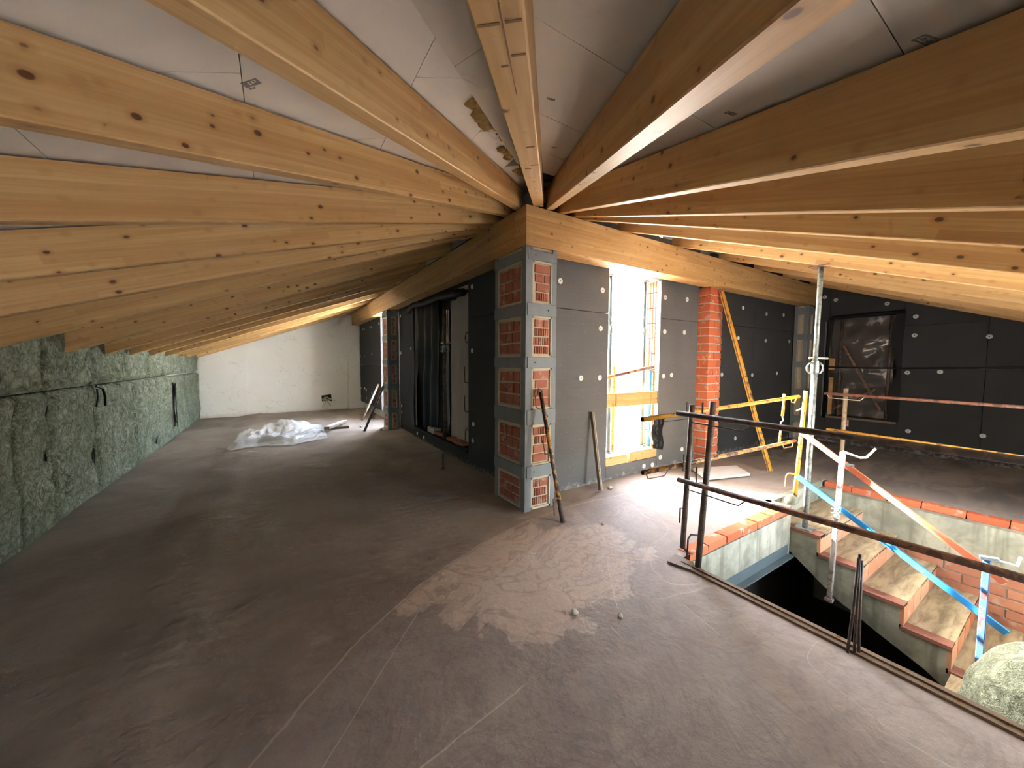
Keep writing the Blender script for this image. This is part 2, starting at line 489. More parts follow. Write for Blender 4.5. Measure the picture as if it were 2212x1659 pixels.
# ------------------------------------------------------------------ mesh helpers
class MB:
    def __init__(s):
        s.v, s.f = [], []

    def add(s, vs, fs):
        k = len(s.v)
        s.v += [Vector(v) for v in vs]
        s.f += [tuple(i + k for i in f) for f in fs]
        return s

    def box(s, a, b):
        x0, y0, z0 = (min(a[i], b[i]) for i in range(3))
        x1, y1, z1 = (max(a[i], b[i]) for i in range(3))
        return s.add([(x0, y0, z0), (x1, y0, z0), (x1, y1, z0), (x0, y1, z0), (x0, y0, z1), (x1, y0, z1), (x1, y1, z1), (x0, y1, z1)],
                     [(0, 3, 2, 1), (4, 5, 6, 7), (0, 1, 5, 4), (1, 2, 6, 5), (2, 3, 7, 6), (3, 0, 4, 7)])

    def prism(s, poly, ext):
        """poly: list of 3-d points, ext: extrusion vector"""
        n = len(poly)
        ext = Vector(ext)
        vs = [Vector(p) for p in poly] + [Vector(p) + ext for p in poly]
        fs = [tuple(range(n - 1, -1, -1)), tuple(range(n, 2 * n))]
        fs += [(i, (i + 1) % n, n + (i + 1) % n, n + i) for i in range(n)]
        return s.add(vs, fs)

    def tube(s, p, q, r, seg=12, r2=None, cap=True):
        return s.path([p, q], r, seg, cap, r2)

    def path(s, pts, r, seg=8, cap=True, r2=None):
        pts = [Vector(p) for p in pts]
        n = len(pts)
        k = len(s.v)
        prev = None
        for i, p in enumerate(pts):
            d = (pts[min(i + 1, n - 1)] - pts[max(i - 1, 0)]).normalized()
            a = prev if prev is not None else (Vector((0, 0, 1)) if abs(d.z) < 0.9 else Vector((1, 0, 0)))
            u = (a - d * a.dot(d)).normalized()
            prev = u
            w = d.cross(u)
            rr = r if r2 is None else r + (r2 - r) * i / (n - 1)
            for j in range(seg):
                t = 2 * math.pi * j / seg
                s.v.append(p + u * math.cos(t) * rr + w * math.sin(t) * rr)
        for i in range(n - 1):
            for j in range(seg):
                a, b = k + i * seg + j, k + i * seg + (j + 1) % seg
                s.f.append((a, b, b + seg, a + seg))
        if cap:
            s.f.append(tuple(k + j for j in range(seg - 1, -1, -1)))
            s.f.append(tuple(k + (n - 1) * seg + j for j in range(seg)))
        return s

    def bar(s, p, q, w, h, upv=(0, 0, 1)):
        """box-section bar from p to q"""
        p, q = Vector(p), Vector(q)
        d = (q - p).normalized()
        u = Vector(upv)
        u = (u - d * u.dot(d)).normalized()
        sd = d.cross(u)
        c = [sd * (w / 2) + u * (h / 2), -sd * (w / 2) + u * (h / 2), -sd * (w / 2) - u * (h / 2), sd * (w / 2) - u * (h / 2)]
        return s.add([p + x for x in c] + [q + x for x in c],
                     [(0, 1, 2, 3), (7, 6, 5, 4), (0, 4, 5, 1), (1, 5, 6, 2), (2, 6, 7, 3), (3, 7, 4, 0)])

    def grid(s, fn, nu, nv):
        k = len(s.v)
        for j in range(nv + 1):
            for i in range(nu + 1):
                s.v.append(Vector(fn(i / nu, j / nv)))
        for j in range(nv):
            for i in range(nu):
                a = k + j * (nu + 1) + i
                s.f.append((a, a + 1, a + nu + 2, a + nu + 1))
        return s

    def mesh(s, name, origin=(0, 0, 0), smooth=False):
        o = Vector(origin)
        me = bpy.data.meshes.new(name)
        me.from_pydata([v - o for v in s.v], [], s.f)
        if smooth:
            me.polygons.foreach_set('use_smooth', [True] * len(me.polygons))
        me.update()
        return me


def wloc(o):
    v = Vector(o.location)
    p = o.parent
    while p:
        v += p.location
        p = p.parent
    return v


def obj(name, mb, mat, parent=None, origin=None, smooth=False, bevel=0.0):
    """one mesh object; vertices given in world coordinates"""
    base = wloc(parent) if parent is not None else Vector((0, 0, 0))
    og = Vector(origin) if origin is not None else base
    me = mb.mesh(name, og, smooth)
    me.materials.append(M[mat] if isinstance(mat, str) else mat)
    o = bpy.data.objects.new(name, me)
    col.objects.link(o)
    o.parent = parent
    o.location = og - base
    if bevel:
        b = o.modifiers.new('bevel', 'BEVEL')
        b.width = bevel
        b.segments = 1
    return o


def tag(o, label, cat, group=None):
    o['label'] = label
    o['category'] = cat
    if group:
        o['group'] = group
    return o


def struct(o):
    o['kind'] = 'structure'
    return o


def thing(name, label, cat, loc, group=None):
    o = bpy.data.objects.new(name, None)
    o.empty_display_size = 0.1
    o.location = loc
    col.objects.link(o)
    return tag(o, label, cat, group)


_boxes = {}


def piece(name, parent, size, centre, mat, rz=0.0, jitter=0.0, var=3):
    """box piece sharing mesh data between alike pieces, slightly chamfered front"""
    k = (name, tuple(round(x, 3) for x in size), mat, random.randrange(var))
    if k not in _boxes:
        mb = MB()
        sx, sy, sz = (x / 2 for x in size)
        c = min(0.004, sx * 0.2, sy * 0.2, sz * 0.2)
        rnd = random.Random(hash(k) & 0xffff)
        vs, fs = [], []
        for zz, cc in ((-sz, c), (-sz + c, 0), (sz - c, 0), (sz, c)):
            for ax, ay in ((-1, -1), (1, -1), (1, 1), (-1, 1)):
                j = [(rnd.random() - 0.5) * 2 * jitter for _ in range(3)]
                vs.append((ax * (sx - cc) + j[0], ay * (sy - cc) + j[1], zz + j[2] * 0.5))
        fs = [(3, 2, 1, 0), (12, 13, 14, 15)]
        for i in range(3):
            for q in range(4):
                a, b = i * 4 + q, i * 4 + (q + 1) % 4
                fs.append((a, b, b + 4, a + 4))
        me = MB().add(vs, fs).mesh(name)
        me.materials.append(M[mat])
        _boxes[k] = me
    o = bpy.data.objects.new(name, _boxes[k])
    col.objects.link(o)
    o.parent = parent
    o.location = Vector(centre) - (wloc(parent) if parent else Vector((0, 0, 0)))
    o.rotation_euler = (0, 0, rz)
    return o


_disc = {}


def disc(name, parent, loc, axis, mat='disc', r=0.032):
    """insulation fastener: flat washer with a dark centre dimple"""
    if axis not in _disc:
        mb = MB()
        n = 14
        prof = [(0.0, 0.012), (0.5, 0.010), (1.0, 0.006), (1.0, 0.0)]
        prof = [(0.18, 0.004), (0.26, 0.009), (0.92, 0.007), (1.0, 0.0)]
        vs, fs = [(0, 0, 0.001)], []
        for a, b in prof:
            for j in range(n):
                t = 2 * math.pi * j / n
                vs.append((math.cos(t) * a * r, math.sin(t) * a * r, b))
        for j in range(n):
            fs.append((0, 1 + j, 1 + (j + 1) % n))
        for i in range(len(prof) - 1):
            for j in range(n):
                a, b = 1 + i * n + j, 1 + i * n + (j + 1) % n
                fs.append((a, a + n, b + n, b))
        me = MB().add(vs, fs).mesh('fastener')
        me.materials.append(M['disc'])
        me.materials.append(M['hole'])
        for i in range(n):
            me.polygons[i].material_index = 1
        _disc[axis] = me
    o = bpy.data.objects.new(name, _disc[axis])
    col.objects.link(o)
    o.parent = parent
    o.location = Vector(loc) - wloc(parent)
    o.rotation_euler = {'-x': (0, -math.pi / 2, 0), '-y': (math.pi / 2, 0, 0)}[axis]
    return o


# ------------------------------------------------------------------ dimensions of the attic
W_L = -3.54          # mineral-wool wall
Y_F = 9.08           # white end wall
X_R = 6.46           # dark end wall on the right
Y_S = -3.54          # low wall behind the camera
Y_B, X_A = 0.26, 0.24   # faces of the two inner walls
HB, HT, SL = 2.455, 2.805, 0.377
RAFT_H = 0.20
CEIL = HT + RAFT_H + 0.012


def zA(x):
    return CEIL + SL * x


# ------------------------------------------------------------------ floor
HX0, HX1, HX2 = 0.45, 2.30, 3.64
HY0, HY1, HY2 = -1.26, -1.10, -3.30


def in_hole(x, y):
    return (HX0 < x < HX1 and HY2 < y < HY0) or (HX1 <= x < HX2 and HY2 < y < HY1)


def smooth(a, b, x):
    t = max(0.0, min(1.0, (x - a) / (b - a)))
    return t * t * (3 - 2 * t)


def floor_z(x, y):
    if x > HX0 - 0.3 and y < -0.9:
        return 0.0
    fade = 1.0 - smooth(-0.4, 0.2, x) * smooth(-0.4, -1.0, y)
    w = 0.10 * noise.noise((y * 0.8, 3.1, 0)) + 0.05 * noise.noise((y * 2.3, 7.7, 0))
    z = 0.010 * noise.noise((x * 1.1, y * 1.1, 0.5)) + 0.004 * noise.noise((x * 4, y * 4, 2.5))
    z -= 0.035 * smooth(-2.55 + w, -2.80 + w, x)
    for cx, a, s in ((-2.38, 0.022, 0.07), (-1.58, 0.009, 0.05)):
        d = (x - cx - w) / s
        z += a * math.exp(-d * d) * (0.6 + 0.4 * noise.noise((y * 1.5, cx, 0)))
    z += 0.012 * smooth(0.0, 0.24, x) * smooth(0.1, 0.3, y)
    return z * fade


def mk_floor_mesh():
    def axis(a, b, cuts, st):
        pts = sorted(set([a, b] + cuts))
        out = []
        for p, q in zip(pts, pts[1:]):
            n = max(1, round((q - p) / st))
            out += [p + (q - p) * i / n for i in range(n)]
        return out + [b]
    xs = axis(W_L - 0.15, X_R + 0.1, [HX0, HX1, HX2, 0.5], 0.07)
    ys = axis(Y_S - 0.15, Y_F + 0.1, [HY0, HY1, HY2, 0.5], 0.07)
    mb = MB()
    idx = {}

    def vid(i, j):
        if (i, j) not in idx:
            idx[(i, j)] = len(mb.v)
            mb.v.append(Vector((xs[i], ys[j], floor_z(xs[i], ys[j]))))
        return idx[(i, j)]
    for j in range(len(ys) - 1):
        for i in range(len(xs) - 1):
            cx, cy = (xs[i] + xs[i + 1]) / 2, (ys[j] + ys[j + 1]) / 2
            if in_hole(cx, cy) or (cx > 0.5 and cy > 0.5):
                continue
            mb.f.append((vid(i, j), vid(i + 1, j), vid(i + 1, j + 1), vid(i, j + 1)))
    return mb


floor = struct(obj('floor', mk_floor_mesh(), 'floor', smooth=True))
# slab below the screed, with the faces of the stair opening
sl = MB()
ZB = -0.30
sl.box((W_L - 0.15, Y_S - 0.15, ZB), (HX0 - 0.02, Y_F, -0.055))
sl.box((HX0 - 0.02, HY0 + 0.02, ZB), (HX1, 0.5, -0.055))
sl.box((HX1, HY1 + 0.02, ZB), (HX2 + 0.02, 0.5, -0.055))
sl.box((HX2 + 0.06, Y_S - 0.15, ZB), (X_R + 0.1, 0.5, -0.055))
sl.box((HX0 - 0.02, Y_S - 0.15, ZB), (HX2 + 0.06, HY2, -0.055))
obj('slab', sl, 'concrete', floor)
# pale plaster-concrete faces of the opening
obj('opening_face', MB().box((HX0, HY0, -0.36), (HX1, HY0 + 0.06, -0.066)), 'concrete', floor)
obj('opening_face', MB().box((HX1 - 0.04, HY1, -0.5), (HX2, HY1 + 0.05, 0.012)), 'concrete', floor)
obj('opening_face', MB().box((HX1 - 0.04, HY0 + 0.001, -0.5), (HX1 + 0.0, HY1 + 0.05, 0.012)), 'concrete', floor)
obj('opening_face', MB().box((HX2 - 0.17, HY2, -0.46), (HX2 + 0.06, HY1, -0.062)), 'concrete', floor)
obj('steel_edge_beam', MB().box((HX0, HY0 + 0.005, -0.47), (HX1, HY0 + 0.09, -0.36)).box((HX0, HY0 - 0.05, -0.475), (HX1, HY0 + 0.09, -0.465)), 'edgesteel', floor)
# red clay edging around the opening
x = 0.60
i = 0
while x < HX1 - 0.02:
    w = min(0.245 + 0.02 * (i % 2), HX1 - 0.01 - x)
    piece('brick', floor, (w - 0.008, 0.10, 0.062), (x + w / 2, HY0 + 0.046, -0.026 + 0.003 * (i % 3)), 'brick', jitter=0.003)
    x += w
    i += 1
y = HY1 - 0.02
i = 0
while y > HY2 + 0.3:
    w = 0.29 if i % 2 else 0.25
    piece('brick', floor, (0.10, w - 0.01, 0.065), (HX2 - 0.03 + 0.004 * (i % 2), y - w / 2, -0.029), 'brick', jitter=0.004)
    y -= w
    i += 1
# timber form strip along the near edge
obj('form_strip', MB().box((HX0 - 0.045, -3.28, -0.06), (HX0 + 0.012, -1.235, 0.012)).box((HX0 - 0.012, -3.28, -0.06), (HX0 + 0.016, -1.30, 0.020)), 'greyplank', floor)
obj('form_plate', MB().prism([(0.36, -1.245, 0.004), (0.50, -1.215, 0.004), (0.50, -1.36, 0.004), (0.40, -1.40, 0.004)], (0, 0, 0.012)), 'greyplank', floor)

# ------------------------------------------------------------------ walls
def zc_out(x):
    return zA(x) + 0.06


# left wall behind the mineral wool
wall_left = struct(obj('wall_left', MB().box((W_L - 0.30, Y_S - 0.3, ZB), (W_L - 0.10, Y_F + 0.2, 1.66)), 'greymortar'))
# wool batts: lower and upper row, each a soft displaced slab
def batt(name, y0, y1, z0, z1, seed, parent, cut=None):
    mb = MB()
    nu, nv = max(6, int((y1 - y0) / 0.035)), max(6, int((z1 - z0) / 0.035))

    def fn(u, v):
        yy = y0 + (y1 - y0) * u
        zz = z0 + (z1 - z0) * v
        e = min(u * (y1 - y0), (1 - u) * (y1 - y0), v * (z1 - z0), (1 - v) * (z1 - z0))
        edge = 1 - smooth(0.0, 0.03, e)
        d = 0.030 * noise.noise((yy * 2.1, zz * 2.1, seed)) + 0.020 * noise.noise((yy * 7, zz * 7, seed)) + 0.009 * noise.noise((yy * 19, zz * 15, seed))
        pit = noise.noise((yy * 4.3, zz * 4.3, seed + 9))
        if pit > 0.42:
            d -= (pit - 0.42) * 0.30
        return (W_L + d - 0.016 * edge - (0.006 if edge < 1 else 0.028), yy, zz)
    mb.grid(fn, nu, nv)
    # back and rim
    k = len(mb.v)
    mb.box((W_L - 0.10, y0, z0), (W_L - 0.055, y1, z1))
    return obj(name, mb, 'wool', parent, smooth=True)


edges = [-3.4, -2.2, -1.0, 0.25, 1.46, 1.94, 2.9, 4.14, 5.3, 6.24]
sd = 1.0
for a, b in zip(edges, edges[1:]):
    batt('wool_batt', a, b - 0.004, -0.04, 1.13, sd, wall_left)
    sd += 3.7
for a, b in ((6.66, 7.7), (7.7, Y_F)):
    batt('wool_batt', a, b - 0.004, -0.04, 1.11, sd, wall_left)
    sd += 3.7
batt('wool_batt', 6.24, 6.66, -0.04, 0.15, sd + 1, wall_left)
batt('wool_batt', 6.24, 6.66, 0.98, 1.11, sd + 2, wall_left)
ue = [-3.4, -2.0, -0.8, 0.4, 1.0, 1.9, 2.9, 3.9, 4.85, 5.75, 6.7, 7.7, Y_F]
for a, b in zip(ue, ue[1:]):
    batt('wool_batt', a, b - 0.004, 1.14, 1.70, sd + 5, wall_left)
    sd += 2.3
# the slit in the wool with a grey post and black rim
obj('slit_post', MB().box((W_L - 0.09, 6.30, 0.12), (W_L - 0.03, 6.42, 1.0)), 'darkrust', wall_left)
obj('slit_rim', MB().box((W_L - 0.098, 6.42, 0.10), (W_L - 0.05, 6.67, 1.0)).prism([(W_L - 0.02, 6.62, 0.14), (W_L - 0.02, 6.68, 0.20), (W_L - 0.02, 6.64, 0.55), (W_L - 0.02, 6.70, 0.98), (W_L - 0.02, 6.60, 0.90)], (0.006, 0, 0)), 'black', wall_left)
# dark straps hanging from the horizontal joint
obj('dark_strap', MB().path([(W_L + 0.03, 2.80, 1.13), (W_L + 0.05, 2.90, 1.10), (W_L + 0.05, 2.95, 1.02), (W_L + 0.04, 2.98, 0.91)], 0.012, 6), 'black', wall_left)
obj('dark_strap', MB().path([(W_L + 0.03, 2.82, 1.10), (W_L + 0.045, 2.78, 1.00), (W_L + 0.04, 2.74, 0.92)], 0.008, 6), 'black', wall_left)

# white end wall
wf = MB()
wf.prism([(W_L - 0.1, Y_F, -0.06), (0.45, Y_F, -0.06), (0.45, Y_F, zc_out(0.45)), (W_L - 0.1, Y_F, zc_out(W_L - 0.1))], (0, 0.2, 0))
wall_far = struct(obj('wall_far', wf, 'plaster'))
obj('plaster_panel', MB().prism([(W_L, Y_F - 0.012, -0.03), (-2.60, Y_F - 0.012, -0.02), (-2.59, Y_F - 0.012, zA(-2.59)), (W_L, Y_F - 0.012, zA(W_L))], (0, 0.013, 0)), 'plaster', wall_far)
obj('plaster_bead', MB().box((-2.605, Y_F - 0.022, -0.02), (-2.575, Y_F, zA(-2.60))), 'plaster', wall_far)
obj('corner_pier', MB().box((-0.13, Y_F - 0.10, -0.03), (0.45, Y_F, HB)).box((-0.15, Y_F - 0.06, 0), (-0.12, Y_F, HB)), 'plaster', wall_far)
obj('socket_hole', MB().prism([(-0.85, Y_F - 0.004, 0.42), (-0.60, Y_F - 0.004, 0.45), (-0.58, Y_F - 0.004, 0.24), (-0.66, Y_F - 0.004, 0.27), (-0.84, Y_F - 0.004, 0.25)], (0, 0.01, 0)), 'hole', wall_far)
for i, (p, q) in enumerate([((-0.80, 0.36), (-0.62, 0.12)), ((-0.78, 0.38), (-0.50, 0.26)), ((-0.84, 0.32), (-0.66, 0.30)), ((-0.82, 0.25), (-0.70, 0.40)), ((-0.74, 0.24), (-0.84, 0.10)), ((-0.72, 0.36), (-0.60, 0.33))]):
    d = 0.03 + 0.03 * (i % 3)
    obj('conduit', MB().path([(p[0], Y_F + 0.0, p[1]), ((p[0] + q[0]) / 2, Y_F - d, (p[1] + q[1]) / 2), (q[0], Y_F - d * 1.6, q[1])], 0.012, 7), 'cable', wall_far, smooth=True)

# inner wall on the left (faces -x)
wa = MB()
AO0, AO1, AZ0, AZ1 = 1.69, 4.08, 0.20, 2.44       # covered doorway
WO0, WO1, WZ0, WZ1 = 5.38, 6.24, 0.26, HB       # open window
XW = 0.42
wa.box((X_A + 0.05, 0.30, ZB), (XW, AO0, 3.24)).box((X_A + 0.05, AO0, ZB), (XW, AO1, AZ0)).box((X_A + 0.05, AO0, AZ1), (XW, AO1, 3.24))
wa.box((X_A + 0.05, AO1, ZB), (XW, WO0, 3.24)).box((X_A + 0.05, WO0, ZB), (XW, WO1, WZ0)).box((X_A + 0.05, WO0, WZ1), (XW, WO1, 3.24))
wa.box((X_A + 0.05, WO1, ZB), (XW, Y_F + 0.2, 3.24))
wall_inner_left = struct(obj('wall_inner_left', wa, 'plaster'))


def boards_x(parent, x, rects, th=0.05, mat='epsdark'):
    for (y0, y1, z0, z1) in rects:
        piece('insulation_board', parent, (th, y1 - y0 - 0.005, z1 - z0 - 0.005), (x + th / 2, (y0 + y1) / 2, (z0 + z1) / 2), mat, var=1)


def boards_y(parent, y, rects, th=0.05, mat='eps'):
    for (x0, x1, z0, z1) in rects:
        piece('insulation_board', parent, (x1 - x0 - 0.005, th, z1 - z0 - 0.005), ((x0 + x1) / 2, y + th / 2, (z0 + z1) / 2), mat, var=1)


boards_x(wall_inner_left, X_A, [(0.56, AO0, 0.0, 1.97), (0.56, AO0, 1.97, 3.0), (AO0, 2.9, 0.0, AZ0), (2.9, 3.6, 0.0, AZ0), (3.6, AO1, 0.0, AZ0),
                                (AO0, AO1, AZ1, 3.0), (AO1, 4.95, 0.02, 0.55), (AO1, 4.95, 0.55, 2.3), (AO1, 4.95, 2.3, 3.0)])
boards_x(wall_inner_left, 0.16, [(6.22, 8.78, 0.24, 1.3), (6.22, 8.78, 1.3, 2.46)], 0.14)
obj('wall_head', MB().box((X_A, 5.0, HB + 0.0), (X_A + 0.06, Y_F, 3.0)), 'eps', wall_inner_left)
for (yy, zz) in [(1.57, 2.37), (1.57, 1.55), (1.54, 0.59), (1.56, 0.37), (4.85, 2.33), (4.85, 1.58), (4.17, 1.65), (4.82, 0.50), (4.82, 0.37), (4.15, 0.59), (3.84, 0.09), (3.48, 0.08)]:
    disc('fastener', wall_inner_left, (X_A, yy, zz), '-x')
for (yy, zz) in [(8.27, 2.30), (8.08, 2.29), (7.35, 2.29), (7.18, 2.28), (8.7, 1.55), (8.15, 1.55), (7.18, 1.60), (8.70, 0.63), (8.17, 0.65), (7.98, 0.62), (7.27, 0.59), (8.6, 0.4), (8.0, 0.39), (6.36, 2.30)]:
    disc('fastener', wall_inner_left, (0.16, yy, zz), '-x')

# inner wall on the right (faces -y)
BX0, BX1, BZ0, BZ1 = 1.34, 2.29, 0.17, HB
YW = 0.52
wbm = MB()
wbm.box((0.30, Y_B + 0.05, ZB), (BX0, YW, 3.24)).box((BX0, Y_B + 0.05, ZB), (BX1, YW, BZ0 - 0.03)).box((BX0, Y_B + 0.05, BZ1 + 0.02), (BX1, YW, 3.24))
wbm.box((BX1 + 0.06, Y_B + 0.05, ZB), (X_R + 0.2, YW, 3.24))
wall_inner_right = struct(obj('wall_inner_right', wbm, 'greymortar'))
boards_y(wall_inner_right, Y_B, [(0.35, BX0, 0.0, 1.97), (0.35, BX0, 1.97, 3.0), (BX0, BX1, 0.0, BZ0), (BX1, 3.13, 0.0, 0.62), (BX1, 3.13, 0.62, 1.98), (BX1, 3.13, 1.98, 3.0), (BX0, BX1, BZ1 + 0.02, 3.0)])
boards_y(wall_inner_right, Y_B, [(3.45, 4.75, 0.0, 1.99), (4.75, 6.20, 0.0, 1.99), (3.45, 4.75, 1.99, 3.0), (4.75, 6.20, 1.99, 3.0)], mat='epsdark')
for (xx, zz) in [(0.61, 2.25), (1.23, 2.22), (1.21, 1.79), (0.92, 1.23), (1.21, 1.23), (2.37, 2.25), (2.85, 2.27), (2.38, 1.81), (2.81, 1.82), (2.38, 1.23), (2.55, 1.24), (2.84, 0.2), (2.36, 0.15), (2.03, 0.08), (2.2, 0.07),
                 (4.35, 2.28), (5.13, 2.24), (4.24, 1.8), (5.14, 1.79), (3.8, 1.23), (4.73, 1.21), (4.27, 0.2), (5.77, 2.27), (6.05, 1.81), (5.61, 1.23)]:
    disc('fastener', wall_inner_right, (xx, Y_B, zz), '-y')
# hollow bricks lining the right reveal of the window
HBZ = [0.17, 0.30, 0.50, 0.70, 0.90, 1.12, 1.32, 1.52, 1.73, 1.92, 2.12, 2.32, 2.47]


def ribbed_brick(y0, y1, x0, dx, z0, z1, ribs=5):
    """block whose -x face carries vertical grooves"""
    n = ribs * 4
    prof = []
    for i in range(n + 1):
        yy = y0 + (y1 - y0) * i / n
        g = 0.006 if i % 4 in (2,) else 0.0
        prof.append((x0 + g, yy))
    poly = [(a, b, z0) for a, b in prof] + [(x0 + dx, y1, z0), (x0 + dx, y0, z0)]
    return MB().prism(poly, (0, 0, z1 - z0))


for a, b in zip(HBZ, HBZ[1:]):
    obj('hollow_brick', ribbed_brick(Y_B + 0.055, YW, BX1, 0.06, a + 0.006, b - 0.006, 5), 'hollow', wall_inner_right)
obj('reveal_edge', MB().box((BX1 - 0.004, Y_B + 0.002, BZ0), (BX1 + 0.02, Y_B + 0.055, BZ1)), 'primer', wall_inner_right)
obj('mortar_edge', MB().box((BX0 - 0.02, Y_B + 0.05, BZ0), (BX0 + 0.008, YW, BZ1)), 'greymortar', wall_inner_right)
# timber sill in two pieces
obj('sill_timber', MB().box((BX0 + 0.005, Y_B + 0.01, BZ0 - 0.02), (1.72, YW - 0.02, 0.275)), 'plank', wall_inner_right, bevel=0.004)
obj('sill_timber', MB().box((1.77, Y_B + 0.005, BZ0 - 0.0), (BX1 - 0.005, YW - 0.02, 0.290)), 'plank', wall_inner_right, bevel=0.004)

# dark end wall on the right, with a covered window
RO0, RO1, RZ0, RZ1 = -1.13, -0.19, 0.46, 2.21
wr = MB()
def wr_quad(y0, y1, z0, z1=None):
    a = z1 if z1 is not None else CEIL + SL * min(0, y0) + 0.05
    b = z1 if z1 is not None else CEIL + SL * min(0, y1) + 0.05
    wr.prism([(X_R + 0.05, y0, z0), (X_R + 0.05, y1, z0), (X_R + 0.05, y1, b), (X_R + 0.05, y0, a)], (0.25, 0, 0))
wr_quad(Y_S - 0.2, RO0, ZB)
wr_quad(RO0, RO1, ZB, RZ0)
wr_quad(RO0, RO1, RZ1)
wr_quad(RO1, 0.52, ZB)
wall_right = struct(obj('wall_right', wr, 'greymortar'))


def board_r(y0, y1, z0, z1, top=False):
    ya, yb = y0 + 0.0025, y1 - 0.0025
    t0 = CEIL + SL * min(0, ya) + 0.02 if top else z1 - 0.0025
    t1 = CEIL + SL * min(0, yb) + 0.02 if top else z1 - 0.0025
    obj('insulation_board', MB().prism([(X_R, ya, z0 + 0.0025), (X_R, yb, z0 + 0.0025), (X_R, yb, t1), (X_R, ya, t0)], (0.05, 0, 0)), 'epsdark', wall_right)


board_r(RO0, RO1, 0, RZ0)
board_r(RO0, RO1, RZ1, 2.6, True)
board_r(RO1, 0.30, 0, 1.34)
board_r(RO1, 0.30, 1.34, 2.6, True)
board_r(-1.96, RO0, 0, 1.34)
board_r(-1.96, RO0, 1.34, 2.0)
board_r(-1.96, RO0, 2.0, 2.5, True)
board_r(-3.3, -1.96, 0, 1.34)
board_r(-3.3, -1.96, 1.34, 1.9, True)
for (yy, zz) in [(-0.26, 2.53), (-0.92, 2.38), (-1.25, 2.14), (-1.25, 1.85), (-1.97, 1.79), (-1.20, 1.27), (-1.54, 1.29), (-1.25, 0.35), (-1.98, 0.4), (-0.1, 2.6)]:
    disc('fastener', wall_right, (X_R, yy, zz), '-x')
obj('dark_cable', MB().path([(X_R - 0.012, 0.0, 1.345), (X_R - 0.014, -1.0, 1.335), (X_R - 0.012, -1.9, 1.355), (X_R - 0.012, -3.0, 1.40)], 0.012, 6), 'black', wall_right)

# low wall behind the camera, with the daylight opening of the eaves and a small added fill opening
ws_ = MB()
SW0, SW1, SWZ0, SWZ1 = 1.45, 2.75, 0.27, 1.17
TW0, TW1, TZ0, TZ1 = -2.85, -2.40, 0.65, 1.12  # small unseen opening, added only to light the right-hand rafters
ws_.box((W_L - 0.3, Y_S - 0.25, ZB), (TW0, Y_S, 1.66)).box((TW1, Y_S - 0.25, ZB), (SW0, Y_S, 1.66)).box((TW0, Y_S - 0.25, ZB), (TW1, Y_S, TZ0)).box((TW0, Y_S - 0.25, TZ1), (TW1, Y_S, 1.66)).box((SW1, Y_S - 0.25, ZB), (X_R + 0.3, Y_S, 1.66)).box((SW0, Y_S - 0.25, ZB), (SW1, Y_S, SWZ0)).box((SW0, Y_S - 0.25, SWZ1), (SW1, Y_S, 1.66))
wall_behind = struct(obj('wall_behind', ws_, 'plaster'))

# ------------------------------------------------------------------ ceiling boards on the two roof planes
ceiling = bpy.data.objects.new('ceiling', None)
col.objects.link(ceiling)
struct(ceiling)
SEAM = R(48.0)
TS = math.tan(SEAM)
BW = [0.3, -0.44, -0.94, -1.44, -1.98, -2.53, -3.06, -3.75]


def ceil_poly(pts, fz, name='ceiling_board', mat='ceiling', th=0.045):
    o = MB().prism([(p[0], p[1], fz(p)) for p in pts], (0, 0, th))
    return obj(name, o, mat, ceiling)


def clip(poly, f):
    out = []
    for i in range(len(poly)):
        a, b = poly[i], poly[(i + 1) % len(poly)]
        fa, fb = f(a), f(b)
        if fa >= 0:
            out.append(a)
        if fa * fb < 0:
            t = fa / (fa - fb)
            out.append((a[0] + (b[0] - a[0]) * t, a[1] + (b[1] - a[1]) * t))
    return out


fA = lambda p: p[1] - p[0] * TS - 0.006        # side of plane A (left wing)
fB = lambda p: -(p[1] - p[0] * TS) - 0.004
g = 0.0012
k = 0
for a, b in zip(BW, BW[1:]):
    ends = [-4.2, -1.35 + 0.45 * (k % 2), 1.05 + 0.5 * (k % 3), 3.4 + 0.4 * (k % 2), 5.9, 8.1 - 0.6 * (k % 2), Y_F + 0.1]
    for c, d in zip(ends, ends[1:]):
        poly = clip([(b + g, c + g), (a - g, c + g), (a - g, d - g), (b + g, d - g)], fA)
        if a > 0:
            poly = clip(poly, lambda p: p[1] + 0.35)
        if len(poly) > 2:
            ceil_poly(poly, lambda p: zA(p[0]))
    k += 1
k = 0
for a, b in zip(BW, BW[1:]):
    ends = [-4.2, -1.35 + 0.95 * ((k + 1) % 2), 0.9 + 0.5 * (k % 2), 2.5, 4.6 - 0.5 * (k % 2), X_R + 0.2]
    for c, d in zip(ends, ends[1:]):
        poly = clip([(c + g, b + g), (d - g, b + g), (d - g, a - g), (c + g, a - g)], fB)
        if a > 0:
            poly = clip(poly, lambda p: p[0] - 0.26)
        if len(poly) > 2:
            ceil_poly(poly, lambda p: zA(p[1]))
    k += 1
dk = MB()
UP = 0.052
for poly, fz in ((clip([(-4.0, -4.4), (0.56, -4.4), (0.56, Y_F + 0.25), (-4.0, Y_F + 0.25)], lambda p: p[1] - p[0] * TS), lambda p: zA(p[0]) + UP),
                 (clip([(-4.0, -4.0), (X_R + 0.35, -4.0), (X_R + 0.35, 0.56), (-4.0, 0.56)], lambda p: -(p[1] - p[0] * TS)), lambda p: zA(p[1]) + UP)):
    dk.prism([(p[0], p[1], fz(p)) for p in poly], (0, 0, 0.12))
obj('roof_deck', dk, 'deck', ceiling)
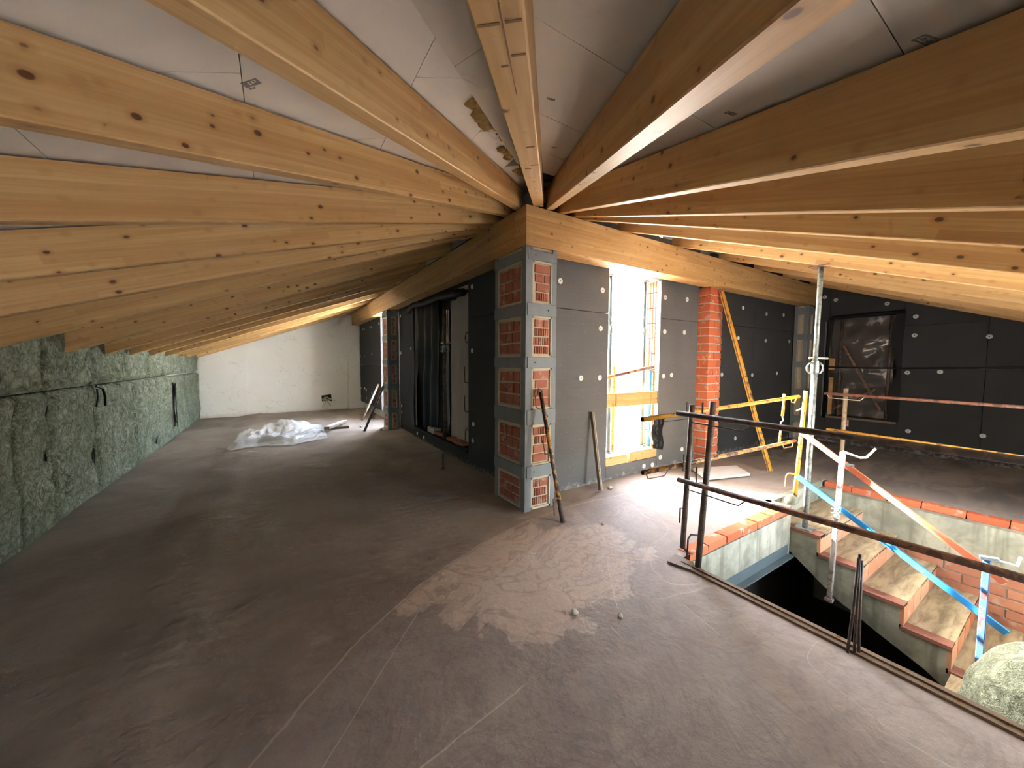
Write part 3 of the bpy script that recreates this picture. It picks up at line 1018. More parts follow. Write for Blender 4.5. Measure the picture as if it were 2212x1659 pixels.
# amber foam squeezed out along the seam beside the hip rafter
rnd = random.Random(3)
for (s, n, sz) in ((1.62, 5, 0.045), (1.50, 7, 0.05), (1.38, 5, 0.045), (0.92, 5, 0.030), (0.83, 6, 0.034), (0.38, 6, 0.034), (0.30, 6, 0.036), (1.15, 3, 0.018)):
    mb = MB()
    for q in range(n):
        ss = s + (rnd.random() - 0.5) * 0.12
        c = Vector((-math.cos(SEAM) * ss - 0.0, -math.sin(SEAM) * ss + 0.01, 0))
        c += Vector((-math.sin(SEAM), math.cos(SEAM), 0)) * (rnd.random() - 0.3) * 0.05
        c.z = zA(c.x) - 0.002 - rnd.random() * 0.012
        r0 = sz * (0.45 + 0.5 * rnd.random())
        def fn(u, v, c=c, r0=r0, q=q):
            t, p = 2 * math.pi * u, math.pi * v
            w = 1 + 0.35 * noise.noise((math.cos(t) * 2 + q, math.sin(t) * 2, v * 4))
            return (c.x + r0 * w * math.sin(p) * math.cos(t), c.y + r0 * w * math.sin(p) * math.sin(t), c.z + 0.6 * r0 * w * math.cos(p))
        mb.grid(fn, 9, 6)
    obj('foam_bead', mb, 'foam', ceiling, smooth=True)


# printed grade stamps on the boards: small inked frames with a letter pair
def stamp(cx, cy, plane, ang, s=0.05, letters=True):
    ca, sa = math.cos(ang), math.sin(ang)
    def P(u, v):
        x, y = cx + (u * ca + v * sa) * s, cy + (u * sa - v * ca) * s      # read from below
        return (x, y, (zA(x) if plane == 'A' else zA(y)) - 0.0012)
    mb = MB()
    def rect(u0, v0, u1, v1):
        mb.prism([P(u0, v0), P(u1, v0), P(u1, v1), P(u0, v1)], (0, 0, 0.001))
    if letters:
        # solid ink block with the two letters I P left blank
        rect(-1, -0.6, -0.35, 0.6); rect(-0.12, -0.6, 0.05, 0.6); rect(-0.35, 0.38, -0.12, 0.6); rect(-0.35, -0.6, -0.12, -0.38)
        rect(0.05, 0.4, 1, 0.6); rect(0.05, -0.6, 1, -0.4); rect(0.72, -0.4, 1, 0.4); rect(0.25, -0.4, 0.72, -0.12); rect(0.25, 0.10, 0.55, 0.24)
        rect(-0.9, -1.1, -0.6, -0.85); rect(-0.45, -1.1, -0.1, -0.9)
    else:
        rect(-1, -0.6, 1, -0.42); rect(-1, 0.42, 1, 0.6); rect(-1, -0.42, -0.82, 0.42); rect(0.82, -0.42, 1, 0.42)
        rect(-0.5, -0.2, -0.1, 0.22); rect(0.1, -0.22, 0.55, -0.02); rect(0.15, 0.1, 0.5, 0.22)
    obj('grade_stamp', mb, 'ink', ceiling)


stamp(-1.957, -1.304, 'A', R(-32), 0.024)
stamp(-0.996, -1.610, 'B', R(-30), 0.015, False)
stamp(-0.566, -1.093, 'B', R(-30), 0.015, False)
stamp(-0.618, -2.092, 'B', R(-25), 0.017, False)
stamp(-0.797, -2.569, 'B', R(-25), 0.02, False)

# ------------------------------------------------------------------ ridge beams
def timber(name, p0, p1, width, height, mat, side, plumb0=True):
    """timber whose bottom edge nearest the viewer runs p0-p1; side = unit horizontal vector of its width.
    Local x runs along the grain and local z up its depth."""
    p0, p1 = Vector(p0), Vector(p1)
    d = p1 - p0
    L = d.length
    xh = d.normalized()
    sd = Vector(side)
    sd = (sd - xh * sd.dot(xh)).normalized()
    zu = xh.cross(sd)
    if zu.z < 0:
        zu = -zu
    yv = zu.cross(xh)
    w = width if yv.dot(sd) > 0 else -width
    hz = height
    # plumb cut ends
    dx = 0.0
    b = 0.004
    def ring(x):
        return [(x, b if w > 0 else -b, 0), (x, w - (b if w > 0 else -b), 0), (x, w, b), (x, w, hz), (x, 0, hz), (x, 0, b)]
    vs = []
    N = 2
    sl = -xh.z / max(0.2, math.hypot(xh.x, xh.y))
    for x in (0.0, L):
        vs += [(x + (q[2] * -sl if True else 0), q[1], q[2]) for q in ring(x)]
    n = 6
    fs = [tuple(range(n - 1, -1, -1)), tuple(range(n, 2 * n))] + [(i, (i + 1) % n, n + (i + 1) % n, n + i) for i in range(n)]
    if w < 0:
        fs = [tuple(reversed(f)) for f in fs]
    me = MB().add(vs, fs).mesh(name)
    me.materials.append(M[mat])
    o = bpy.data.objects.new(name, me)
    mw = Matrix((xh, yv, zu)).transposed().to_4x4()
    mw.translation = p0
    o.matrix_world = mw
    col.objects.link(o)
    return o


tag(timber('ridge_beam', (0, 0, HB), (X_R + 0.0, 0, HB), 0.20, HT - HB, 'beam', (0, 1, 0)), 'deep pine ridge beam over the right window and the brick pillar', 'beam', 'ridge beams')
tag(timber('ridge_beam', (0, 0.202, HB), (0, Y_F - 0.0, HB), 0.20, HT - HB, 'beam', (1, 0, 0)), 'deep pine ridge beam above the dark covered doorway of the left wing', 'beam', 'ridge beams')

# ------------------------------------------------------------------ rafters
ordn = ['first', 'second', 'third', 'fourth', 'fifth', 'sixth', 'seventh', 'eighth', 'ninth', 'tenth', 'eleventh', 'twelfth', 'thirteenth', 'fourteenth']
RW = 0.075


def rafter_line(plane, a0, a1, label, w=RW):
    """a0 inner point (at the beam face), a1 a second point in plan; extended to the low wall and a little over the beam"""
    a0, a1 = Vector((a0[0], a0[1], 0)), Vector((a1[0], a1[1], 0))
    d = (a1 - a0).normalized()
    ax = 0 if plane == 'A' else 1
    t_in = 0.10 / abs(d[ax])
    lim = -3.545
    t_out = (lim - a0[ax]) / d[ax]
    p, q = a0 - d * t_in, a0 + d * t_out
    if plane == 'B' and q.x < lim:
        pass
    p.z, q.z = HT + SL * p[ax] + 0.002, HT + SL * q[ax] + 0.002
    sd = Vector((-d.y, d.x, 0))
    if plane == 'A' and sd.y < 0 or plane == 'B' and sd.x < 0:
        sd = -sd
    o = timber('rafter', p, q, w, RAFT_H * math.cos(math.atan(SL)), 'wood', sd)
    return tag(o, label, 'rafter', 'pine roof rafters')


def pol(a0, deg, L=2.0):
    return (a0[0] + math.cos(R(deg)) * L, a0[1] + math.sin(R(deg)) * L)


Ldef = [((0, .108), pol((0, .108), -135.5)), ((0, .31), pol((0, .31), -142.3)), ((0, .543), pol((0, .543), -149.9)), ((0, .696), pol((0, .696), -159.9)),
        ((0, .864), pol((0, .864), -169.8)), ((0, .979), (-3.48, 1.179)), ((0, 1.90), (-3.54, 2.26)), ((0, 2.90), (-3.54, 3.22)), ((0, 3.68), (-3.5, 4.03)),
        ((0, 4.60), (-3.5, 4.92)), ((0, 5.58), (-3.5, 5.84)), ((0, 6.70), (-3.5, 6.80)), ((0, 7.65), (-3.5, 7.72)), ((0, 8.85), (-3.5, 8.90))]
for i, (a, b) in enumerate(Ldef):
    if i == len(Ldef) - 1:
        lab = 'pine rafter lying against the top of the white end wall'
    else:
        lab = '%s pine rafter to the left of the overhead hip rafter' % ordn[i]
    rafter_line('A', a, b, lab)
hip = rafter_line('B', (.071, 0), pol((.071, 0), -127.7), 'pine hip rafter with trowel marks running overhead from the corner toward the viewer', 0.092)
# a long shake and cross dents in the underside of the hip rafter (local x along it, local y across, underside at z = 0)
def dent(u, v0, v1, w, du=0.0):
    c = Vector((0, 0, 0))
    cs = math.sqrt(1 + SL * SL * math.sin(R(127.7)) ** 2)
    t_in = 0.10 / math.sin(R(127.7))
    x0 = (u + t_in) * cs
    sgn = 1 if hip.data.vertices[1].co.y > 0 else -1
    mb = MB().add([(x0, sgn * v0, 0.001), (x0 + w, sgn * v0, 0.001), (x0 + w + du, sgn * v1, 0.001), (x0 + du, sgn * v1, 0.001),
                   (x0, sgn * v0, -0.0015), (x0 + w, sgn * v0, -0.0015), (x0 + w + du, sgn * v1, -0.0015), (x0 + du, sgn * v1, -0.0015)],
                  [(0, 3, 2, 1), (4, 5, 6, 7), (0, 1, 5, 4), (1, 2, 6, 5), (2, 3, 7, 6), (3, 0, 4, 7)])
    me = mb.mesh('dent')
    me.materials.append(M['dent'])
    o = bpy.data.objects.new('dent', me)
    col.objects.link(o)
    o.parent = hip


dent(2.735, 0.006, 0.046, 0.008, 0.004)
dent(2.742, 0.056, 0.086, 0.007, 0.004)
dent(2.628, 0.056, 0.086, 0.006, 0.003)
dent(2.585, 0.030, 0.046, 0.006, 0.002)
dent(1.93, 0.048, 0.080, 0.014, 0.006)
dent(1.62, 0.05, 0.085, 0.012, 0.004)
dent(1.55, 0.02, 0.05, 0.012, 0.0)
for u in (2.44, 2.62, 2.80, 2.98):
    dent(u, 0.0500, 0.0525, 0.185, 0.0)
Rdef = [(.223, -121.8), (.379, -114.6), (.55, -107.5), (.687, -98.3), (1.28, -93.5), (2.242, -95.0), (3.30, -95.0), (4.28, -94.5), (5.26, -94.5), (6.36, -90.6)]
for i, (x0, an) in enumerate(Rdef):
    lab = 'pine rafter lying along the top of the dark right end wall' if i == len(Rdef) - 1 else '%s pine rafter to the right of the overhead hip rafter' % ordn[i]
    rafter_line('B', (x0, 0), pol((x0, 0), an), lab)

# ------------------------------------------------------------------ insulated brick columns in steel frames
def steel_column(name, label, x0, y0, wx, wy, ztop, panels, parts_x=True, parts_y=True, bricks=True, bwl=3, seed=1):
    """corner at (x0,y0); faces -x (width wy) and -y (width wx). panels: list of (z0,z1)"""
    rn = random.Random(seed)
    t = thing(name, label, 'column', (x0, y0, 0))
    obj('core', MB().box((x0 + 0.022, y0 + 0.022, 0.0), (x0 + wx, y0 + wy, ztop)), 'mortar', t)
    a = 0.072
    # corner angle and outer flats
    obj('steel_angle', MB().box((x0, y0, 0.0), (x0 + a, y0 + 0.010, ztop)).box((x0, y0 + 0.010, 0.0), (x0 + 0.010, y0 + a, ztop)), 'primer', t)
    obj('steel_angle', MB().box((x0 + wx - 0.05, y0 + 0.002, 0.0), (x0 + wx, y0 + 0.012, ztop)), 'primer', t)
    obj('steel_angle', MB().box((x0 + 0.002, y0 + wy - 0.055, 0.0), (x0 + 0.012, y0 + wy, ztop)), 'primer', t)
    zs = sorted(panels)
    gaps = [(zs[i][1], zs[i + 1][0]) for i in range(len(zs) - 1)] + [(zs[-1][1], ztop - 0.035)]
    for q, (za, zb) in enumerate(gaps):
        stp = obj('strap', MB().box((x0 + 0.018, y0 - 0.008, za), (x0 + wx - 0.004, y0 + 0.006, zb)), 'primer', t, bevel=0.002)
        obj('bolt_hole', MB().tube((x0 + (0.25 if q % 2 else 0.10), y0 - 0.0085, (za + zb) / 2), (x0 + (0.25 if q % 2 else 0.10), y0 - 0.002, (za + zb) / 2), 0.008, 8), 'hole', stp)
        obj('strap', MB().box((x0 - 0.008, y0 + 0.018, za), (x0 + 0.006, y0 + wy - 0.004, zb)), 'primer', t, bevel=0.002)
    for (za, zb) in zs:
        # cream mortar beads framing the panel
        for (u0, u1, v0, v1) in ((a, a + 0.016, za, zb), (wx - 0.066, wx - 0.05, za, zb), (a, wx - 0.05, za, za + 0.016), (a, wx - 0.05, zb - 0.02, zb)):
            obj('mortar_bead', MB().box((x0 + u0, y0 + 0.004, v0), (x0 + u1, y0 + 0.03, v1)), 'mortar', t)
        for (u0, u1, v0, v1) in ((a, a + 0.02, za, zb), (wy - 0.075, wy - 0.055, za, zb), (a, wy - 0.055, za, za + 0.02), (a, wy - 0.055, zb - 0.03, zb)):
            obj('mortar_bead', MB().box((x0 + 0.004, y0 + u0, v0), (x0 + 0.03, y0 + u1, v1)), 'mortar', t)
        if not bricks:
            continue
        # right-hand face: four courses, some ribbed
        n = 4 if zb - za > 0.35 else 3
        h = (zb - za - 0.05) / n
        for i in range(n):
            z0 = za + 0.025 + i * h
            u0 = x0 + a + 0.028 + rn.random() * 0.03
            u1 = x0 + wx - 0.075 - rn.random() * 0.02
            if rn.random() < 0.5:
                m_ = u0 + (u1 - u0) * (0.35 + 0.3 * rn.random())
                segs = [(u0, m_ - 0.006), (m_ + 0.006, u1)]
            else:
                segs = [(u0, u1)]
            for (s0, s1) in segs:
                mb = MB()
                if rn.random() < 0.45 and s1 - s0 > 0.05:
                    nn = max(3, int((s1 - s0) / 0.018))
                    for e in range(nn):
                        e0 = s0 + (s1 - s0) * e / nn
                        mb.box((e0, y0 + 0.010, z0 + 0.007), (e0 + (s1 - s0) / nn * 0.62, y0 + 0.03, z0 + h - 0.007))
                else:
                    mb.box((s0, y0 + 0.011, z0 + 0.007), (s1, y0 + 0.03, z0 + h - 0.008))
                obj('brick', mb, 'infill', t)
        n = 3
        h = (zb - za - 0.06) / n
        for i in range(n):
            z0 = za + 0.028 + i * h
            u = y0 + a + 0.035
            ue_ = y0 + wy - 0.085
            cuts = [u] + sorted(u + (ue_ - u) * (c + 0.12 * (rn.random() - 0.5)) for c in ((0.33, 0.66) if bwl == 3 else (0.5,))) + [ue_]
            for s0, s1 in zip(cuts, cuts[1:]):
                obj('brick', MB().box((x0 + 0.011, s0 + 0.006, z0 + 0.006), (x0 + 0.03, s1 - 0.006, z0 + h - 0.010 * rn.random() - 0.006)), 'infill', t)
    return t


steel_column('corner_column', 'steel-framed brick infill column at the corner of the two wings', 0, 0, 0.355, 0.56, HB - 0.002,
             [(0.012, 0.32), (0.43, 0.82), (0.96, 1.35), (1.45, 1.83), (1.94, 2.33)], seed=4)
steel_column('steel_framed_column', 'shadowed steel-framed column beside the bright slit window in the left wing', 0.0, 4.96, 0.235, 0.40, HB - 0.002,
             [(0.02, 0.34), (0.44, 0.82), (0.94, 1.34), (1.44, 1.84), (1.94, 2.32)], bwl=2, seed=9)
steel_column('steel_framed_column', 'steel-framed column where the right beam meets the dark end wall', 6.20, 0.03, 0.24, 0.22, HB - 0.002,
             [(0.02, 0.34), (0.44, 0.82), (0.94, 1.34), (1.44, 1.84), (1.94, 2.30)], bricks=False, seed=11)

# ------------------------------------------------------------------ red brick pillar
pil = thing('brick_pillar', 'free-standing red brick pillar right of the open window', 'pillar', (3.13, 0.10, 0))
PX0, PX1, PY0, PY1 = 3.13, 3.45, 0.095, 0.40
obj('mortar_core', MB().box((PX0 + 0.007, PY0 + 0.007, 0), (PX1 - 0.007, PY1, HB - 0.003)), 'greymortar', pil)
NC = 22
ch = (HB - 0.003) / NC
for i in range(NC):
    z = i * ch + ch / 2
    hh = ch - 0.018
    if i % 2:
        bl = [((PX0, PX0 + 0.118), (PY0, PY0 + 0.24)), ((PX0 + 0.130, PX1), (PY0, PY0 + 0.118)), ((PX0, PX0 + 0.118), (PY0 + 0.252, PY1)), ((PX1 - 0.118, PX1), (PY0 + 0.13, PY1))]
    else:
        bl = [((PX0, PX0 + 0.215), (PY0, PY0 + 0.118)), ((PX0 + 0.227, PX1), (PY0, PY0 + 0.24)), ((PX0, PX0 + 0.215), (PY0 + 0.13, PY1))]
    for (xa, xb), (ya, yb) in bl:
        o = piece('brick', pil, (xb - xa, yb - ya, hh), ((xa + xb) / 2, (ya + yb) / 2, z), 'brick', jitter=0.0025)

# ------------------------------------------------------------------ tube things
def rail(name, label, p, q, r, mat, cat='rail', group=None, brackets=(), bmat='wire', side=(0, 0, -1), bl=0.30):
    p, q = Vector(p), Vector(q)
    t = thing(name, label, cat, p, group)
    d = (q - p).normalized()
    tb = obj('tube', MB().tube(p, q, r, 14), mat, t, smooth=True)
    obj('open_end', MB().tube(p - d * 0.001, p + d * 0.004, r * 0.8, 12), 'hole', tb)
    for s in brackets:
        a = p + d * s
        dn = Vector(side)
        obj('bent_rod', MB().path([a, a + d * 0.03 + dn * 0.05, a + d * (bl - 0.05) + dn * 0.055, a + d * bl + dn * 0.0], 0.0045, 6), bmat, t, smooth=True)
    return t


def hook(parent, base, pts, mat='wire', r=0.006):
    b = Vector(base)
    return obj('hook', MB().path([b + Vector(p) for p in pts], r, 7), mat, parent, smooth=True)


# guard posts at the near corner of the stair opening
gp = thing('guard_post', 'dark rusted guard post standing on the floor behind its twin at the hole corner', 'post', (0.591, -1.204, 0), 'guard posts')
obj('tube', MB().tube((0.591, -1.212, 0.035), (0.627, -1.230, 1.10), 0.019, 14), 'darkrust', gp, smooth=True)
obj('foot_hook', MB().path([(0.591, -1.204, 0.06), (0.600, -1.235, 0.02), (0.63, -1.27, 0.005)], 0.010, 7), 'rust', gp, smooth=True)
hook(gp, (0.593, -1.205, 0.33), [(0, 0, 0), (-0.035, 0.0, 0.01), (-0.037, 0.0, -0.10)], 'darkrust')
hook(gp, (0.61, -1.215, 0.62), [(0, 0, 0), (-0.045, 0.0, 0.0), (-0.045, 0.0, 0.12)], 'darkrust')
hook(gp, (0.62, -1.22, 1.02), [(0, 0, 0), (-0.045, 0.0, 0.0), (-0.045, 0.0, 0.10)], 'darkrust')
gp = thing('guard_post', 'dark rusted guard post in front, foot on the timber strip of the hole edge', 'post', (0.470, -1.404, 0.013), 'guard posts')
obj('tube', MB().tube((0.470, -1.404, 0.013), (0.528, -1.435, 1.145), 0.020, 14), 'darkrust', gp, smooth=True)
hook(gp, (0.478, -1.408, 0.235), [(0, 0, 0), (-0.06, 0.03, 0.01), (-0.075, 0.04, -0.02), (-0.078, 0.042, -0.14)], 'darkrust')
hook(gp, (0.498, -1.42, 0.60), [(0, 0, 0), (-0.06, 0.03, 0), (-0.06, 0.03, 0.11)], 'darkrust')
hook(gp, (0.523, -1.432, 1.03), [(0, 0, 0), (-0.06, 0.03, 0), (-0.06, 0.03, 0.11)], 'darkrust')
# post at the top of the stairs
gp = thing('guard_post', 'sunlit yellow guard post at the head of the stairs', 'post', (2.46, -1.215, 0.0), 'guard posts')
obj('tube', MB().tube((2.46, -1.223, 0.0), (2.55, -1.243, 1.13), 0.019, 14), 'yellow', gp, smooth=True)
hook(gp, (2.505, -1.225, 0.28), [(0, 0, 0), (-0.10, 0.04, 0.02), (-0.13, 0.05, 0.0), (-0.14, 0.05, -0.11)], 'yellow')
hook(gp, (2.535, -1.23, 0.96), [(0, 0, 0), (-0.06, 0.03, -0.03)], 'brightwire')
obj('foot_lump', MB().grid(lambda u, v: (2.44 + (0.085 + 0.02 * noise.noise((u * 6, v * 5, 1))) * math.sin(math.pi * v * 0.5 + 0.05) * math.cos(2 * math.pi * u), -1.205 + 0.055 * math.sin(math.pi * v * 0.5 + 0.05) * math.sin(2 * math.pi * u), 0.085 * math.cos(math.pi * v * 0.5)), 12, 6), 'concrete', gp, smooth=True)
# far post on the other side of the opening
gp = thing('guard_post', 'tan guard post on the far edge of the stair opening', 'post', (3.785, -1.20, 0.0), 'guard posts')
obj('tube', MB().tube((3.785, -1.20, 0.0), (3.785, -1.21, 1.11), 0.022, 14), mk_paint('tan_tube', (0.36, 0.27, 0.17), (0.22, 0.15, 0.10), 0.45), gp, smooth=True)
obj('tab', MB().box((3.78, -1.25, 0.66), (3.79, -1.225, 0.74)), 'rust', gp)

# rails
rail('guard_rail', 'chipped yellow upper guard rail behind the dark posts, its end pointing at the window', (0.146, -1.175, 1.022), (2.56, -1.180, 1.066), 0.0165, 'yellow', group='guard rails', brackets=(2.24,), bmat='yellow', bl=0.14)
rail('guard_rail', 'yellow and rust lower guard rail running to the sunlit post', (0.175, -1.165, 0.652), (2.55, -1.172, 0.612), 0.0165, 'rustyellow', group='guard rails', brackets=(0.03, 2.10), bmat='rustyellow', bl=0.26)
rail('guard_rail', 'dark upper rail crossing in front of the stairs', (0.440, -1.235, 1.052), (0.440, -3.25, 1.036), 0.0175, 'darkrust', group='guard rails', brackets=(0.08,), bmat='wire', bl=0.40)
rail('guard_rail', 'brown rusted lower rail crossing in front of the stairs', (0.430, -1.265, 0.590), (0.430, -3.25, 0.604), 0.0175, 'rust', group='guard rails', brackets=(0.05,), bmat='wire', bl=0.40)
rail('guard_rail', 'reddish upper rail along the far edge of the stair opening', (3.74, -1.02, 1.040), (3.74, -3.2, 1.012), 0.016, 'rustred', group='guard rails', brackets=(0.02,), bmat='brightwire', bl=0.36)
rail('guard_rail', 'bright yellow lower rail along the far edge of the stair opening', (3.74, -1.06, 0.605), (3.74, -3.2, 0.556), 0.016, 'yellow', group='guard rails', brackets=(0.02,), bmat='rustred', bl=0.36)
# short rod hanging beside the sunlit post
hr = thing('hanging_rod', 'thin bent rod hanging from the yellow rails left of the sunlit post', 'rod', (2.30, -1.19, 0.60))
obj('rod', MB().path([(2.345, -1.138, 1.10), (2.335, -1.138, 0.95), (2.325, -1.138, 0.88)], 0.013, 8), 'yellow', hr, smooth=True)
obj('wire_tie', MB().path([(2.325, -1.138, 0.88), (2.345, -1.138, 0.83), (2.295, -1.138, 0.82), (2.315, -1.138, 0.76), (2.305, -1.138, 0.72)], 0.006, 7), 'brightwire', hr, smooth=True)
obj('rod', MB().path([(2.305, -1.138, 0.73), (2.285, -1.136, 0.62)], 0.012, 8), 'yellow', hr, smooth=True)

# telescopic steel prop at the head of the stairs
def steel_prop(name, label, base, top, zj, r1, r2, mat1, mat2, group=None, plate=0.07):
    b, t_ = Vector(base), Vector(top)
    d = t_ - b
    f = (zj - b.z) / d.z
    j = b + d * f
    th_ = thing(name, label, 'prop', b, group)
    dn = d.normalized()
    obj('base_plate', MB().box(b + Vector((-plate, -plate, 0)), b + Vector((plate, plate, 0.007))), mat1, th_)
    obj('outer_tube', MB().tube(b + dn * 0.007, j, r1, 14), mat1, th_, smooth=True)
    obj('inner_tube', MB().tube(j, t_ - dn * 0.01, r2, 14), mat2, th_, smooth=True)
    obj('collar', MB().tube(j - dn * 0.10, j - dn * 0.02, r1 * 1.35, 14).tube(j - dn * 0.02, j + dn * 0.005, r1 * 1.15, 14), 'galv', th_)
    obj('pin', MB().tube(j + dn * 0.035 + Vector((-0.05, 0.03, 0)), j + dn * 0.03 + Vector((0.10, -0.06, 0)), 0.009, 8), 'brightwire', th_, smooth=True)
    for s in (-1, 1):
        pts = [j - dn * 0.06 + Vector((0.836, -0.548, 0)) * s * (0.03 + 0.045 * math.sin(a)) + Vector((0, 0, -0.05 * math.cos(a))) for a in [math.pi * i / 6 for i in range(7)]]
        obj('handle', MB().path(pts, 0.007, 7), 'galv', th_, smooth=True)
    obj('top_plate', MB().box(t_ + Vector((-plate, -plate, -0.010)), t_ + Vector((plate, plate, -0.003))), 'rust', th_)
    return th_


steel_prop('steel_prop', 'galvanised telescopic prop from the top step to a right-hand rafter', (2.392, -1.345, -0.198), (2.165, -1.44, 2.262), 1.42, 0.024, 0.0195, 'galv', 'galv', 'steel props')

# ------------------------------------------------------------------ stairs
ST0, ST1 = 2.30, 3.47
NY = [-1.485, -1.765, -2.045, -2.305, -2.56]
NZ = [-0.20, -0.37, -0.545, -0.72, -0.905]
st = thing('staircase', 'unfinished clay and concrete staircase descending through the floor opening', 'stairs', (ST0, HY1, -0.9))
prof = [(HY1, -0.22)]
yy = HY1
for i in range(5):
    prof += [(NY[i] + 0.012, NZ[i] - 0.03)]
    if i < 4:
        prof += [(NY[i] + 0.012, NZ[i + 1] - 0.03)]
prof += [(-2.60, NZ[4] - 0.20), (-2.38, -1.12), (-2.19, -0.99), (-1.90, -0.86), (-1.615, -0.715), (-1.24, -0.43), (HY1, -0.33)]
obj('concrete_flight', MB().prism([(ST0 + 0.012, a, b) for a, b in prof], (ST1 - ST0 - 0.012, 0, 0)), 'concrete', st)
prev = HY1
for i in range(5):
    y1 = NY[i] - 0.012
    obj('tread', MB().box((ST0 + 0.004, y1, NZ[i] - 0.012), (ST1, prev, NZ[i])), 'tread', st)
    obj('tread_edge', MB().box((ST0, y1, NZ[i] - 0.026), (ST0 + 0.11, prev, NZ[i] + 0.002)), 'treadedge', st)
    if i < 4:
        xs_ = [ST0 + 0.01, 2.62, 2.86, 3.16, ST1] if i % 2 == 0 else [ST0 + 0.01, 2.56, 2.84, 3.10, ST1]
        for a, b in zip(xs_, xs_[1:]):
            o = piece('riser_tile', st, (b - a - 0.006, 0.026, NZ[i] - NZ[i + 1] - 0.018), ((a + b) / 2, NY[i] + 0.001, (NZ[i] + NZ[i + 1]) / 2 - 0.004), 'riser', jitter=0.002)
            # hollow cells of the brick along the nosing
            n = int((b - a) / 0.035)
            mb = MB()
            for e in range(n):
                x0 = a + 0.012 + (b - a - 0.02) * e / n
                mb.box((x0, NY[i] - 0.0135, NZ[i] - 0.026), (x0 + 0.018, NY[i] - 0.010, NZ[i] - 0.012))
            if random.random() < 0.75:
                obj('brick_cells', mb, 'hole', o)
    prev = NY[i]
# lower landing and brick side wall
obj('landing', MB().box((1.0, -3.3, NZ[4] - 0.18), (ST1, NY[4] + 0.24, NZ[4] - 0.014)), 'tread', st)
sw = struct(obj('wall_stairwell', MB().box((ST1 + 0.004, HY2, -1.40), (HX2 + 0.05, HY1, -0.45)), 'greymortar'))
row = 0
z = -0.475
while z > -1.3:
    yy = HY1 - 0.5 + (0.13 if row % 2 else 0.0)
    while yy > HY2 + 0.1:
        piece('brick', sw, (0.02, 0.235, 0.078), (ST1 + 0.000, yy - 0.12, z - 0.04), 'stairbrick', jitter=0.003)
        yy -= 0.25
    z -= 0.092
    row += 1
# dark storey below
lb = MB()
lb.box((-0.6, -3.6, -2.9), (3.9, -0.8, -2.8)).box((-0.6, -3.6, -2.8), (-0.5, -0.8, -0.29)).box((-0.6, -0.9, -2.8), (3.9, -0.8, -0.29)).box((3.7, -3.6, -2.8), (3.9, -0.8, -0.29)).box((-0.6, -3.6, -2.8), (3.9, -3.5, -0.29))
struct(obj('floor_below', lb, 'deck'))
# stub of red brickwork under the flight
bs = struct(obj('wall_under_stairs', MB().box((2.42, -2.50, -2.8), (2.66, -2.02, -1.25)), 'greymortar'))
for r_ in range(4):
    for c_ in range(2 + (r_ > 1)):
        piece('brick', bs, (0.03, 0.22, 0.10), (2.41, -2.44 + c_ * 0.235 - 0.06 * (r_ % 2), -1.16 - r_ * 0.115), 'stairbrick', jitter=0.002)

# stair handrails
def channel(name, label, p, q, w, mat, group):
    p, q = Vector(p), Vector(q)
    t = thing(name, label, 'handrail', p, group)
    d = (q - p).normalized()
    upv = Vector((1, 0, 0)).cross(d)
    if upv.z < 0:
        upv = -upv
    obj('bar', MB().bar(p, q, w, w * 0.95, upv), mat, t, bevel=0.004)
    obj('top_lip', MB().bar(p + upv * w * 0.47 + Vector((-w * 0.42, 0, 0)), q + upv * w * 0.47 + Vector((-w * 0.42, 0, 0)), 0.006, 0.012, upv), mat, t)
    return t


channel('handrail', 'red painted diagonal handrail of the stairs, upper of the two', (2.25, -1.335, 0.752), (2.25, -2.53, -0.090), 0.042, 'red', 'stair handrails')
channel('handrail', 'bright blue diagonal handrail of the stairs, lower of the two', (2.25, -1.312, 0.330), (2.25, -2.555, -0.432), 0.040, 'blue', 'stair handrails')
hp = thing('handrail_post', 'scuffed grey square post clamped to the side of the stairs', 'post', (2.215, -1.62, -0.70), 'handrail posts')
obj('square_tube', MB().bar((2.205, -1.612, -0.70), (2.205, -1.650, 0.64), 0.035, 0.035, (1, 0, 0)), 'greybox', hp, bevel=0.004)
obj('foot_cap', MB().box((2.18, -1.64, -0.715), (2.23, -1.585, -0.69)), 'greybox', hp)
obj('crank', MB().path([(2.20, -1.65, 0.645), (2.22, -1.76, 0.61), (2.25, -1.79, 0.615), (2.27, -1.84, 0.70)], 0.009, 8), 'brightwire', hp, smooth=True)
obj('clamp_bolt', MB().tube((2.22, -1.65, 0.53), (2.24, -1.72, 0.53), 0.011, 8), 'galv', hp)
obj('spring', MB().path([(2.165 + 0.02 * math.cos(a), -1.636 + 0.03 * math.sin(a), 0.05 + a * 0.006) for a in [i * 0.7 for i in range(30)]], 0.005, 5), 'galv', hp, smooth=True)
hp = thing('handrail_post', 'dark blue square post beside the lowest visible step', 'post', (2.215, -2.45, -0.95), 'handrail posts')
obj('square_tube', MB().bar((2.205, -2.452, -0.90), (2.205, -2.450, 0.055), 0.036, 0.036, (1, 0, 0)), 'bluepost', hp, bevel=0.004)
obj('crank', MB().path([(2.20, -2.45, 0.06), (2.24, -2.53, 0.055), (2.27, -2.57, 0.045), (2.28, -2.58, 0.11)], 0.009, 8), 'galv', hp, smooth=True)
obj('top_clamp', MB().bar((2.18, -2.42, 0.065), (2.20, -2.50, 0.075), 0.03, 0.02), 'galv', hp)

